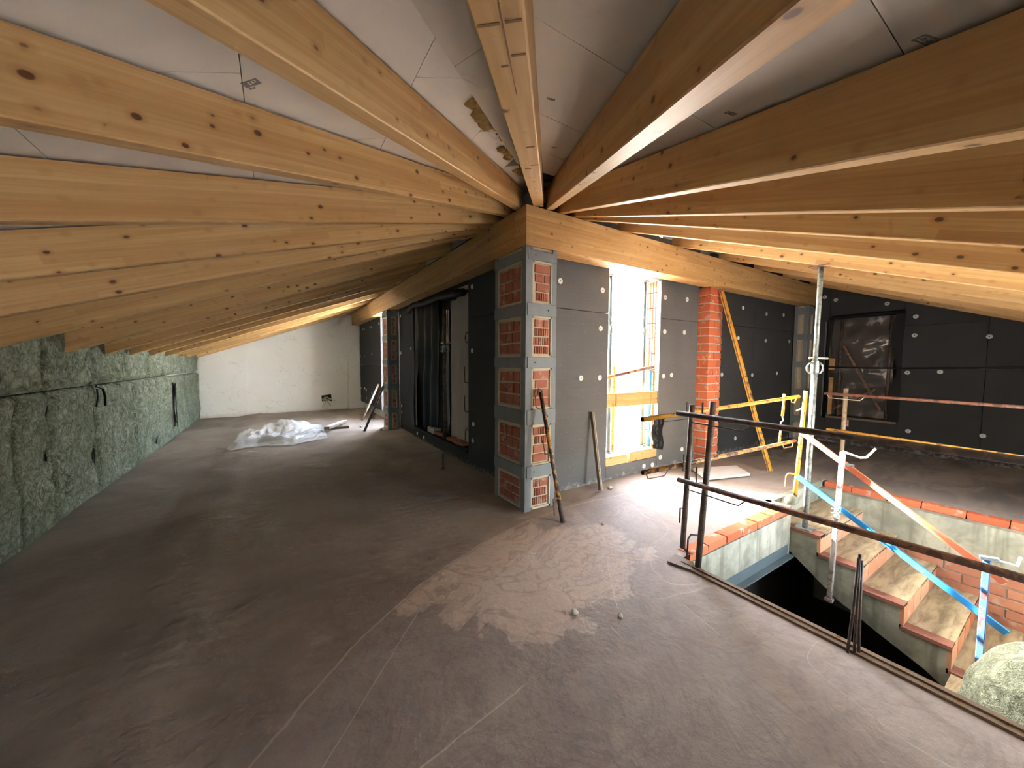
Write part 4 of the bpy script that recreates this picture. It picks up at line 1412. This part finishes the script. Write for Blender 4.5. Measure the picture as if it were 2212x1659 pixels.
# rebar starters by the hole edge
rb = thing('rebar_starter', 'bundle of three rusty rebar stubs rising from the floor at the hole edge', 'rebar', (0.41, -2.229, 0.0))
for (dx, dy, tx, ty, h) in ((0, 0, 0.012, 0.004, 0.49), (0.012, -0.014, 0.020, -0.002, 0.46), (-0.02, 0.02, 0.008, 0.006, 0.47)):
    obj('bar', MB().path([(0.41 + dx, -2.229 + dy, -0.02), (0.41 + dx * 0.5 + tx * 0.5, -2.229 + dy * 0.5, h / 2), (0.41 + tx, -2.229 + ty, h)], 0.0065, 8), 'darkrust', rb, smooth=True)

# mineral wool roll on the lower landing
wr_ = MB()


def wool_fn(u, v):
    t = 2 * math.pi * u
    p = math.pi * 0.5 * v
    r = 1 + 0.10 * noise.noise((math.cos(t) * 1.6, math.sin(t) * 1.6, v * 2)) + 0.05 * noise.noise((math.cos(t) * 5, math.sin(t) * 5, v * 6))
    s = math.cos(p) ** 0.45 if v < 1 else 0.0
    return (1.66 + 0.46 * r * s * math.cos(t), -2.93 + 0.50 * r * s * math.sin(t), NZ[4] - 0.02 + 0.72 * (math.sin(p) ** 0.8) * (1 + 0.05 * noise.noise((math.cos(t) * 3, math.sin(t) * 3, 4))))


wr_.grid(wool_fn, 56, 26)
tag(obj('wool_bundle', wr_, 'wool', smooth=True, origin=(1.66, -2.93, NZ[4])), 'crumpled grey-green mineral wool bundle on the stair landing, sunlit on top', 'insulation')

# ------------------------------------------------------------------ covered doorway of the left wing
dw = thing('doorway_cover', 'dark doorway hung with black plastic and a milky curtain in the left wing', 'doorway', (X_A, 2.9, AZ0))
obj('back_panel', MB().box((0.421, AO0 - 0.08, AZ0 - 0.08), (0.45, AO1 + 0.08, AZ1 + 0.08)), 'black', dw)
obj('milky_curtain', MB().grid(lambda u, v: (0.375 + 0.018 * math.sin(u * 26 + 1.5 * math.sin(v * 3)) + 0.010 * noise.noise((u * 12, v * 5, 2)), AO0 + 0.005 + 0.93 * u, AZ0 + 0.05 + (2.32 - AZ0 - 0.05 + 0.08 * (1 - u)) * v), 60, 24), 'curtain', dw, smooth=True)
obj('milky_curtain', MB().grid(lambda u, v: (0.395 + 0.010 * math.sin(u * 22) + 0.010 * noise.noise((u * 12, v * 7, 5)), 2.70 + 0.50 * u, AZ0 + 0.03 + 2.0 * v), 30, 20), 'film', dw, smooth=True)
obj('black_curtain', MB().grid(lambda u, v: (0.33 + 0.030 * math.sin(u * 19 + v * 2) + 0.02 * noise.noise((u * 6, v * 6, 8)), 3.05 + 1.06 * u + 0.05 * math.sin(v * 7) * u, AZ0 + 0.0 + 2.26 * v), 40, 26), 'black', dw, smooth=True)
obj('black_flap', MB().grid(lambda u, v: (X_A - 0.015 - 0.012 * math.sin(v * 9), 3.96 + 0.19 * u * (0.8 + 0.35 * math.sin(v * 6)), AZ0 - 0.06 + 2.36 * v), 8, 30), 'black', dw, smooth=True)
obj('rolled_sheet', MB().path([(X_A - 0.02, 4.22, 2.36), (X_A - 0.04, 3.9, 2.42), (X_A - 0.04, 3.3, 2.375), (X_A - 0.05, 2.7, 2.39), (X_A - 0.04, 2.0, 2.35), (X_A - 0.03, 1.78, 2.33)], 0.05, 12), 'black', dw, smooth=True)
obj('sill_lip', MB().box((X_A - 0.02, AO0 + 0.02, AZ0 - 0.03), (0.42, AO1 + 0.15, AZ0)), 'black', dw)
rn = random.Random(5)
for q in (1, 2, 4, 5):
    piece('rubble_brick', dw, (0.10, 0.22 + 0.05 * rn.random(), 0.05), (0.33, 1.85 + q * 0.27, AZ0 + 0.025), 'stairbrick', rz=0.3 * (rn.random() - 0.5), jitter=0.006)
piece('mortar_block', dw, (0.12, 0.30, 0.09), (0.32, 3.20, AZ0 + 0.045), 'greymortar', jitter=0.004)
steel_prop('steel_prop', 'dark steel prop standing in the covered doorway', (0.30, 2.66, AZ0 + 0.002), (0.30, 2.66, 2.36), 1.66, 0.030, 0.024, 'darkrust', 'darkrust', 'steel props', plate=0.05)
ap = thing('hooked_post', 'dark post with three bent hooks at the right jamb of the covered doorway', 'post', (0.30, 1.72, AZ0))
obj('tube', MB().tube((0.29, 1.725, AZ0 + 0.05), (0.29, 1.725, 1.42), 0.022, 12), 'darkrust', ap, smooth=True)
for zz in (1.12, 0.72):
    hook(ap, (0.29, 1.73, zz), [(0, 0, 0), (-0.02, 0.12, 0.0), (-0.02, 0.14, 0.02), (-0.02, 0.145, 0.22)], 'darkrust', 0.007)
hook(ap, (0.29, 1.73, 0.46), [(0, 0, 0), (-0.02, 0.10, 0.02), (-0.02, 0.12, -0.02), (-0.02, 0.125, -0.18)], 'darkrust', 0.007)
obj('handle', MB().path([(0.28, 1.71 + 0.02, 1.78), (0.26, 1.80, 1.80), (0.26, 1.83, 1.73), (0.26, 1.80, 1.66), (0.28, 1.73, 1.68)], 0.007, 7), 'darkrust', ap, smooth=True)
ar = thing('anchor_rod', 'short dark rod standing on the floor in front of the covered doorway', 'rod', (-0.12, 1.70, 0))
obj('stem', MB().tube((-0.12, 1.70, 0.012), (-0.12, 1.70, 0.22), 0.011, 10), 'darkrust', ar, smooth=True)
obj('foot', MB().tube((-0.12, 1.70, 0.0), (-0.12, 1.70, 0.03), 0.028, 10), 'darkrust', ar)

# ------------------------------------------------------------------ covered window of the right end wall
cw = thing('covered_window', 'window of the right end wall sealed with glossy grey plastic film', 'window', (X_R, -0.66, RZ0))
obj('back_panel', MB().box((X_R + 0.20, RO0, RZ0), (X_R + 0.24, RO1, RZ1)), 'black', cw)
obj('plastic_film', MB().grid(lambda u, v: (X_R + 0.045 + 0.030 * math.sin(v * 21 + 1.2 * math.sin(u * 3)) * (0.6 + 0.4 * u) + 0.018 * noise.noise((u * 5, v * 9, 3)), RO0 + 0.10 + (RO1 - RO0 - 0.14) * u, RZ0 + 0.04 + (RZ1 - RZ0 - 0.06) * v), 40, 80), 'film', cw, smooth=True)
obj('black_edge', MB().path([(X_R - 0.01, RO1 + 0.01, RZ0 - 0.03), (X_R - 0.012, RO1 + 0.0, RZ1 - 0.04), (X_R - 0.015, RO1 - 0.05, RZ1 + 0.01), (X_R - 0.02, (RO0 + RO1) / 2, RZ1 + 0.015), (X_R - 0.02, RO0 - 0.01, RZ1 + 0.02)], 0.028, 8), 'black', cw, smooth=True)
obj('black_flap', MB().grid(lambda u, v: (X_R + 0.004 - 0.01 * math.sin(v * 8), RO0 - 0.01 + (0.05 + 0.10 * abs(math.sin(v * 5.2 + 0.6))) * u, RZ0 - 0.04 + (RZ1 - RZ0 + 0.06) * v), 6, 30), 'black', cw, smooth=True)
for yy in (-0.36, -0.98):
    obj('steel_post', MB().tube((X_R + 0.03, yy, RZ0 + 0.02), (X_R + 0.03, yy, RZ1 - 0.02), 0.022, 10), 'darkrust', cw, smooth=True)
obj('diagonal_brace', MB().bar((X_R + 0.02, -0.40, 1.72), (X_R + 0.02, -0.92, 0.62), 0.02, 0.035), 'rust', cw)
obj('diagonal_brace', MB().bar((X_R + 0.02, -0.30, 0.60), (X_R + 0.02, -0.84, 0.98), 0.02, 0.035), 'rust', cw)
obj('timber_strip', MB().box((X_R - 0.004, RO1 - 0.10, 1.30), (X_R + 0.03, RO1 - 0.02, 1.50)), 'plank', cw)
obj('timber_strip', MB().box((X_R - 0.004, RO1 - 0.09, 0.50), (X_R + 0.03, RO1 - 0.035, 1.16)), 'plank', cw)
obj('sill_board', MB().box((X_R - 0.03, RO0 + 0.02, RZ0 - 0.02), (X_R + 0.19, RO1 - 0.02, RZ0 + 0.012)), 'greyplank', cw)
obj('frame_strip', MB().box((X_R - 0.008, RO1 + 0.03, RZ0), (X_R - 0.001, RO1 + 0.055, RZ1 - 0.05)), 'primer', cw)

# ------------------------------------------------------------------ things in the open window
steel_prop('steel_prop', 'grey steel prop at the left side of the open window', (1.565, 0.44, 0.277), (1.555, 0.44, HB + 0.012), 1.86, 0.024, 0.019, 'propgrey', 'propgrey', 'steel props', plate=0.045)
steel_prop('steel_prop', 'grey-green steel prop at the right side of the open window', (2.200, 0.44, 0.292), (2.195, 0.44, HB + 0.012), 1.86, 0.024, 0.019, 'propgrey', 'propgrey', 'steel props', plate=0.045)
yp = thing('window_post', 'short yellow and rust post next to the left window prop', 'post', (1.655, 0.455, 0.277))
obj('tube', MB().tube((1.655, 0.455, 0.277), (1.652, 0.455, 1.36), 0.024, 12), 'yellow', yp, smooth=True)
hook(yp, (1.675, 0.455, 0.72), [(0, 0, 0), (0.05, 0.0, -0.03), (0.06, 0, -0.05), (0.062, 0, -0.22)], 'rust', 0.006)
hook(yp, (1.635, 0.45, 1.16), [(0, 0, 0), (-0.05, -0.01, -0.03), (-0.05, -0.01, -0.16), (-0.02, -0.01, -0.2)], 'rust', 0.006)
bp = thing('window_post', 'blue painted tube behind the right window prop', 'post', (2.262, 0.375, 0.292))
obj('tube', MB().tube((2.262, 0.375, 0.292), (2.262, 0.375, 1.30), 0.022, 12), 'blue', bp, smooth=True)
obj('cap', MB().tube((2.262, 0.375, 1.30), (2.262, 0.375, 1.312), 0.026, 12), 'rust', bp)
gb = thing('guard_board', 'pale timber guard board nailed across the open window', 'board', (1.80, 0.29, 0.87))
obj('board', MB().box((BX0 + 0.002, 0.272, 0.872), (BX1 - 0.006, 0.300, 1.035)), 'plank', gb, bevel=0.003)
for xx in (1.50, 2.15):
    obj('cleat', MB().box((xx, 0.262, 0.875), (xx + 0.012, 0.273, 1.03)), 'plank', gb)
rail('window_rail', 'tan tube rail sloping across the open window above the guard board', (1.352, 0.382, 1.205), (2.28, 0.338, 1.355), 0.021, 'rustyellow', brackets=(), cat='rail')
fl = thing('plastic_flap', 'crumpled black plastic flap at the lower right corner of the open window', 'plastic', (2.25, Y_B, 0.3))
obj('black_sheet', MB().grid(lambda u, v: (2.17 + 0.22 * u + 0.02 * math.sin(v * 9), Y_B - 0.014 - 0.030 * math.sin(u * 3.1) * (0.5 + noise.noise((u * 5, v * 5, 1)) * 0.5) - 0.012 * noise.noise((u * 14, v * 14, 3)), 0.30 + 0.42 * v - 0.05 * u * (1 - v)), 22, 28), 'black', fl, smooth=True)
obj('white_wrap', MB().path([(2.16, Y_B + 0.02, 0.66), (2.21, Y_B + 0.02, 0.56), (2.18, Y_B + 0.03, 0.47), (2.23, Y_B + 0.02, 0.36), (2.26, Y_B + 0.0, 0.31)], 0.016, 7), 'disc', fl, smooth=True)

# ------------------------------------------------------------------ leaning pieces
lp = thing('leaning_post', 'short chipped yellow post with bent hooks leaning on the corner column', 'post', (0.174, -0.345, 0))
a, b = Vector((0.174, -0.345, 0.0)), Vector((0.128, -0.062, 1.13))
obj('tube', MB().tube(a, b, 0.019, 14), 'rustyellow', lp, smooth=True)
obj('sleeve', MB().tube(a + (b - a) * 0.0, a + (b - a) * 0.17, 0.0215, 14), 'darkrust', lp, smooth=True)
obj('top_fork', MB().path([b + Vector((-0.03, 0, -0.03)), b + Vector((-0.02, 0, 0.03)), b + Vector((0.02, 0, 0.01))], 0.009, 7), 'rust', lp, smooth=True)
for f, pts in ((0.86, [(0, 0, 0), (-0.06, 0, 0.01), (-0.085, 0, 0.03), (-0.10, 0.0, 0.16), (-0.085, 0.0, 0.19)]), (0.50, [(0, 0, 0), (-0.03, 0, 0.02), (-0.07, 0, 0.02), (-0.10, 0, 0.15)]), (0.19, [(0, 0, 0), (-0.03, 0, -0.01), (-0.06, 0, -0.012), (-0.045, 0, -0.16)])):
    hook(lp, a + (b - a) * f, pts, 'rust', 0.006)
lb_ = thing('leaning_board', 'narrow grey board leaning on the dark wall left of the window', 'board', (1.04, 0.06, 0))
obj('board', MB().bar((1.047, 0.062, 0.005), (1.073, 0.240, 0.845), 0.020, 0.040, (0, -1, 0.2)), 'greyplank', lb_, bevel=0.002)
obj('painted_edge', MB().bar((1.060, 0.056, 0.006), (1.086, 0.234, 0.845), 0.006, 0.038, (0, -1, 0.2)), 'white', lb_)
ly = thing('leaning_bar', 'long chipped yellow steel bar leaning on the red brick pillar', 'bar', (3.47, -0.575, 0))
a, b = Vector((3.472, -0.575, 0.0)), Vector((3.335, 0.066, 2.40))
obj('channel', MB().bar(a, b, 0.012, 0.055, (1, -0.3, 0)).bar(a + Vector((0.03, -0.01, 0)), b + Vector((0.03, -0.01, 0)), 0.030, 0.008, (1, -0.3, 0)), 'yellow', ly)
obj('inner_web', MB().bar(a + Vector((-0.018, 0.004, 0.0)), b + Vector((-0.018, 0.004, 0)), 0.026, 0.010, (1, -0.3, 0)), 'rust', ly)
for i, (a, b, lab, mt) in enumerate((((-0.462, 5.02, 0), (-0.022, 5.245, 0.885), 'dark tube leaning on the shadowed column near the plastic sheet', 'darkrust'), ((-0.227, 6.535, 0), (0.135, 6.38, 0.865), 'pale tube leaning on the far dark panel behind another tube', 'greybox'))):
    o = thing('leaning_tube', lab, 'tube', a, 'tubes leaning in the left wing')
    obj('tube', MB().tube(a, b, 0.024, 12), mt, o, smooth=True)
    obj('open_end', MB().tube(Vector(b), Vector(b) + Vector((0.003, 0, 0.004)), 0.019, 10), 'hole', o)

# ------------------------------------------------------------------ plastic sheet, timbers and board on the floor
def sheet_fn(u, v):
    x = -2.56 + 1.42 * u + 0.10 * noise.noise((v * 3, u * 2, 1)) + 0.12 * (v - 0.5) * 0.3
    y = 4.42 + 1.75 * v + 0.30 * noise.noise((u * 2.5, v * 1.5, 6)) + 0.45 * (u - 0.5) * 0.3
    e = min(u, 1 - u, v, 1 - v)
    h = 0.012 + smooth(0.0, 0.12, e) * (0.075 * abs(noise.noise((u * 4.5, v * 3.5, 3))) + 0.055 * abs(noise.noise((u * 9, v * 8, 5))) + 0.02 * abs(noise.noise((u * 22, v * 17, 9))))
    h += 0.20 * math.exp(-(((u - 0.56) / 0.22) ** 2 + ((v - 0.83) / 0.13) ** 2)) + 0.09 * math.exp(-(((u - 0.3) / 0.4) ** 2 + ((v - 0.2) / 0.06) ** 2))
    return (x, y, floor_z(x, y) + h)


tag(obj('plastic_sheet', MB().grid(sheet_fn, 90, 90), 'sheet', smooth=True, origin=(-1.85, 5.2, 0)), 'crumpled milky plastic sheet lying on the floor of the left wing', 'plastic sheet')
tm = thing('timber_offcut', 'pale timber offcut lying over another beside the plastic sheet', 'timber', (-1.0, 5.7, 0), 'timber offcuts')
obj('batten', MB().bar((-1.12, 5.20, 0.100), (-0.64, 6.28, 0.050), 0.10, 0.05), 'greyplank', tm, bevel=0.003)
obj('top_face', MB().bar((-1.12, 5.20, 0.127), (-0.64, 6.28, 0.077), 0.098, 0.004), 'white', tm)
tm = thing('timber_offcut', 'dark timber offcut underneath the pale one', 'timber', (-1.0, 5.6, 0), 'timber offcuts')
obj('batten', MB().bar((-1.05, 5.62, 0.026), (-0.66, 5.58, 0.026), 0.12, 0.05), 'greyplank', tm, bevel=0.003)
fb = thing('flat_board', 'white plasterboard offcut lying on the floor before the brick pillar', 'board', (2.8, -0.3, 0))
obj('panel', MB().prism([(2.615, -0.05, 0.012), (3.23, -0.28, 0.012), (3.0, -0.56, 0.012), (2.354, -0.374, 0.012)], (0, 0, 0.032)), 'white', fb, bevel=0.003)
for i, (px_, py_, s) in enumerate(((-0.55, -1.30, 0.022), (-0.35, -1.45, 0.016), (-0.15, 4.95, 0.03), (-0.42, 5.55, 0.035), (1.20, 0.06, 0.025), (0.45, -0.55, 0.014))):
    places = ['on the pale floor patch nearest the viewer', 'on the floor just right of the pale patch centre', 'by the foot of the shadowed column', 'lying in the bluish window light of the left wing', 'at the foot of the dark wall right of the leaning board', 'on the floor before the open window']
    def fn(u, v, i=i, s=s, px_=px_, py_=py_):
        t, p = 2 * math.pi * u, math.pi * v
        w = s * (1 + 0.5 * noise.noise((math.cos(t) + i, math.sin(t), v * 2)))
        return (px_ + w * math.sin(p) * math.cos(t), py_ + w * math.sin(p) * math.sin(t), floor_z(px_, py_) + s * 0.55 + 0.6 * w * math.cos(p))
    tag(obj('mortar_crumb', MB().grid(fn, 10, 7), 'greymortar', origin=(px_, py_, 0)), 'small crumb of mortar ' + places[i], 'rubble', 'mortar crumbs')

# ------------------------------------------------------------------ courtyard terrace and what shows through the window
obj('bounce_render', MB().box((BX1 + 0.07, YW, -0.05), (X_R + 0.2, YW + 0.02, 3.0)).box((0.56, YW, -0.05), (BX0 - 0.01, YW + 0.02, 3.0)), 'outer', wall_inner_right)  # unseen white coat, added to reflect sun into the left wing
struct(obj('bounce_ground', MB().box((-40, -60, -0.8), (40, Y_S - 0.26, -0.35)), 'terrace'))  # unseen pale ground, added to bounce light up onto the rafter undersides
tag_t = struct(obj('courtyard_terrace', MB().box((0.56, 0.54, -0.6), (60, 60, -0.05)), 'terrace'))


def bush(name, label, c, rx, rz, mat, n=420, leaf=0.09, seed=1, trunk=True):
    rn_ = random.Random(seed)
    t = thing(name, label, 'tree' if rz > 1 else 'bush', (c[0], c[1], -0.05))
    mb = MB()
    for _ in range(n):
        d = Vector((rn_.gauss(0, 1), rn_.gauss(0, 1), rn_.gauss(0, 1))).normalized() * (0.55 + 0.45 * rn_.random())
        p = Vector((c[0] + d.x * rx, c[1] + d.y * rx, c[2] + d.z * rz))
        a = Vector((rn_.gauss(0, 1), rn_.gauss(0, 1), rn_.gauss(0, 1))).normalized() * leaf
        b = Vector((rn_.gauss(0, 1), rn_.gauss(0, 1), rn_.gauss(0, 1))).normalized() * leaf * 0.6
        mb.add([p - a, p + b, p + a, p - b], [(0, 1, 2, 3)])
    obj('foliage', mb, mat, t)
    obj('stem', MB().tube((c[0], c[1], -0.05), (c[0], c[1], c[2]), rx * 0.10, 8, rx * 0.05), 'rust', t)
    return t


bush('garden_bush', 'small green bush seen through the open window', (5.43, 3.19, 0.50), 0.34, 0.42, 'leaf', seed=3)
bush('distant_tree', 'hazy distant tree seen through the window, left one', (16.8, 13.9, 0.9), 0.8, 1.0, 'farleaf', leaf=0.2, seed=5)
bush('distant_tree', 'hazy distant tree seen through the window, right one', (19.2, 14.7, 1.0), 1.0, 1.2, 'farleaf', leaf=0.2, seed=6)
pt = thing('slatted_crate', 'blue slatted crate on the terrace outside the window', 'crate', (3.46, 1.52, -0.05))

for i in range(8):
    obj('slat', MB().box((3.22, 1.30, 0.02 + i * 0.06), (3.70, 1.32, 0.055 + i * 0.06)).box((3.22, 1.72, 0.02 + i * 0.06), (3.70, 1.74, 0.055 + i * 0.06)).box((3.20, 1.32, 0.02 + i * 0.06), (3.22, 1.72, 0.055 + i * 0.06)), 'bluebag', pt)
for xx, yy in ((3.22, 1.32), (3.68, 1.32), (3.22, 1.70), (3.68, 1.70)):
    obj('corner_post', MB().box((xx, yy, -0.05), (xx + 0.02, yy + 0.02, 0.52)), 'bluebag', pt)
bg = thing('cement_bag', 'yellow and blue bag lying on the slatted crate outside', 'bag', (3.46, 1.52, 0.52))
def bag_fn(u, v):
    t, p = 2 * math.pi * u, math.pi * v
    sx = abs(math.cos(t)) ** 0.5 * (1 if math.cos(t) > 0 else -1)
    sy = abs(math.sin(t)) ** 0.5 * (1 if math.sin(t) > 0 else -1)
    s_ = math.sin(p) ** 0.5 if 0 < v < 1 else 0.0
    return (3.46 + 0.27 * sx * s_, 1.52 + 0.20 * sy * s_, 0.60 + 0.075 * math.cos(p))
obj('sack', MB().grid(bag_fn, 20, 10), 'bag', bg, smooth=True)
obj('print_band', MB().grid(lambda u, v: tuple(Vector(bag_fn(0.55 + 0.30 * u, 0.30 + 0.40 * v)) + Vector((-0.004, -0.004, 0))), 12, 6), 'bluebag', bg, smooth=True)
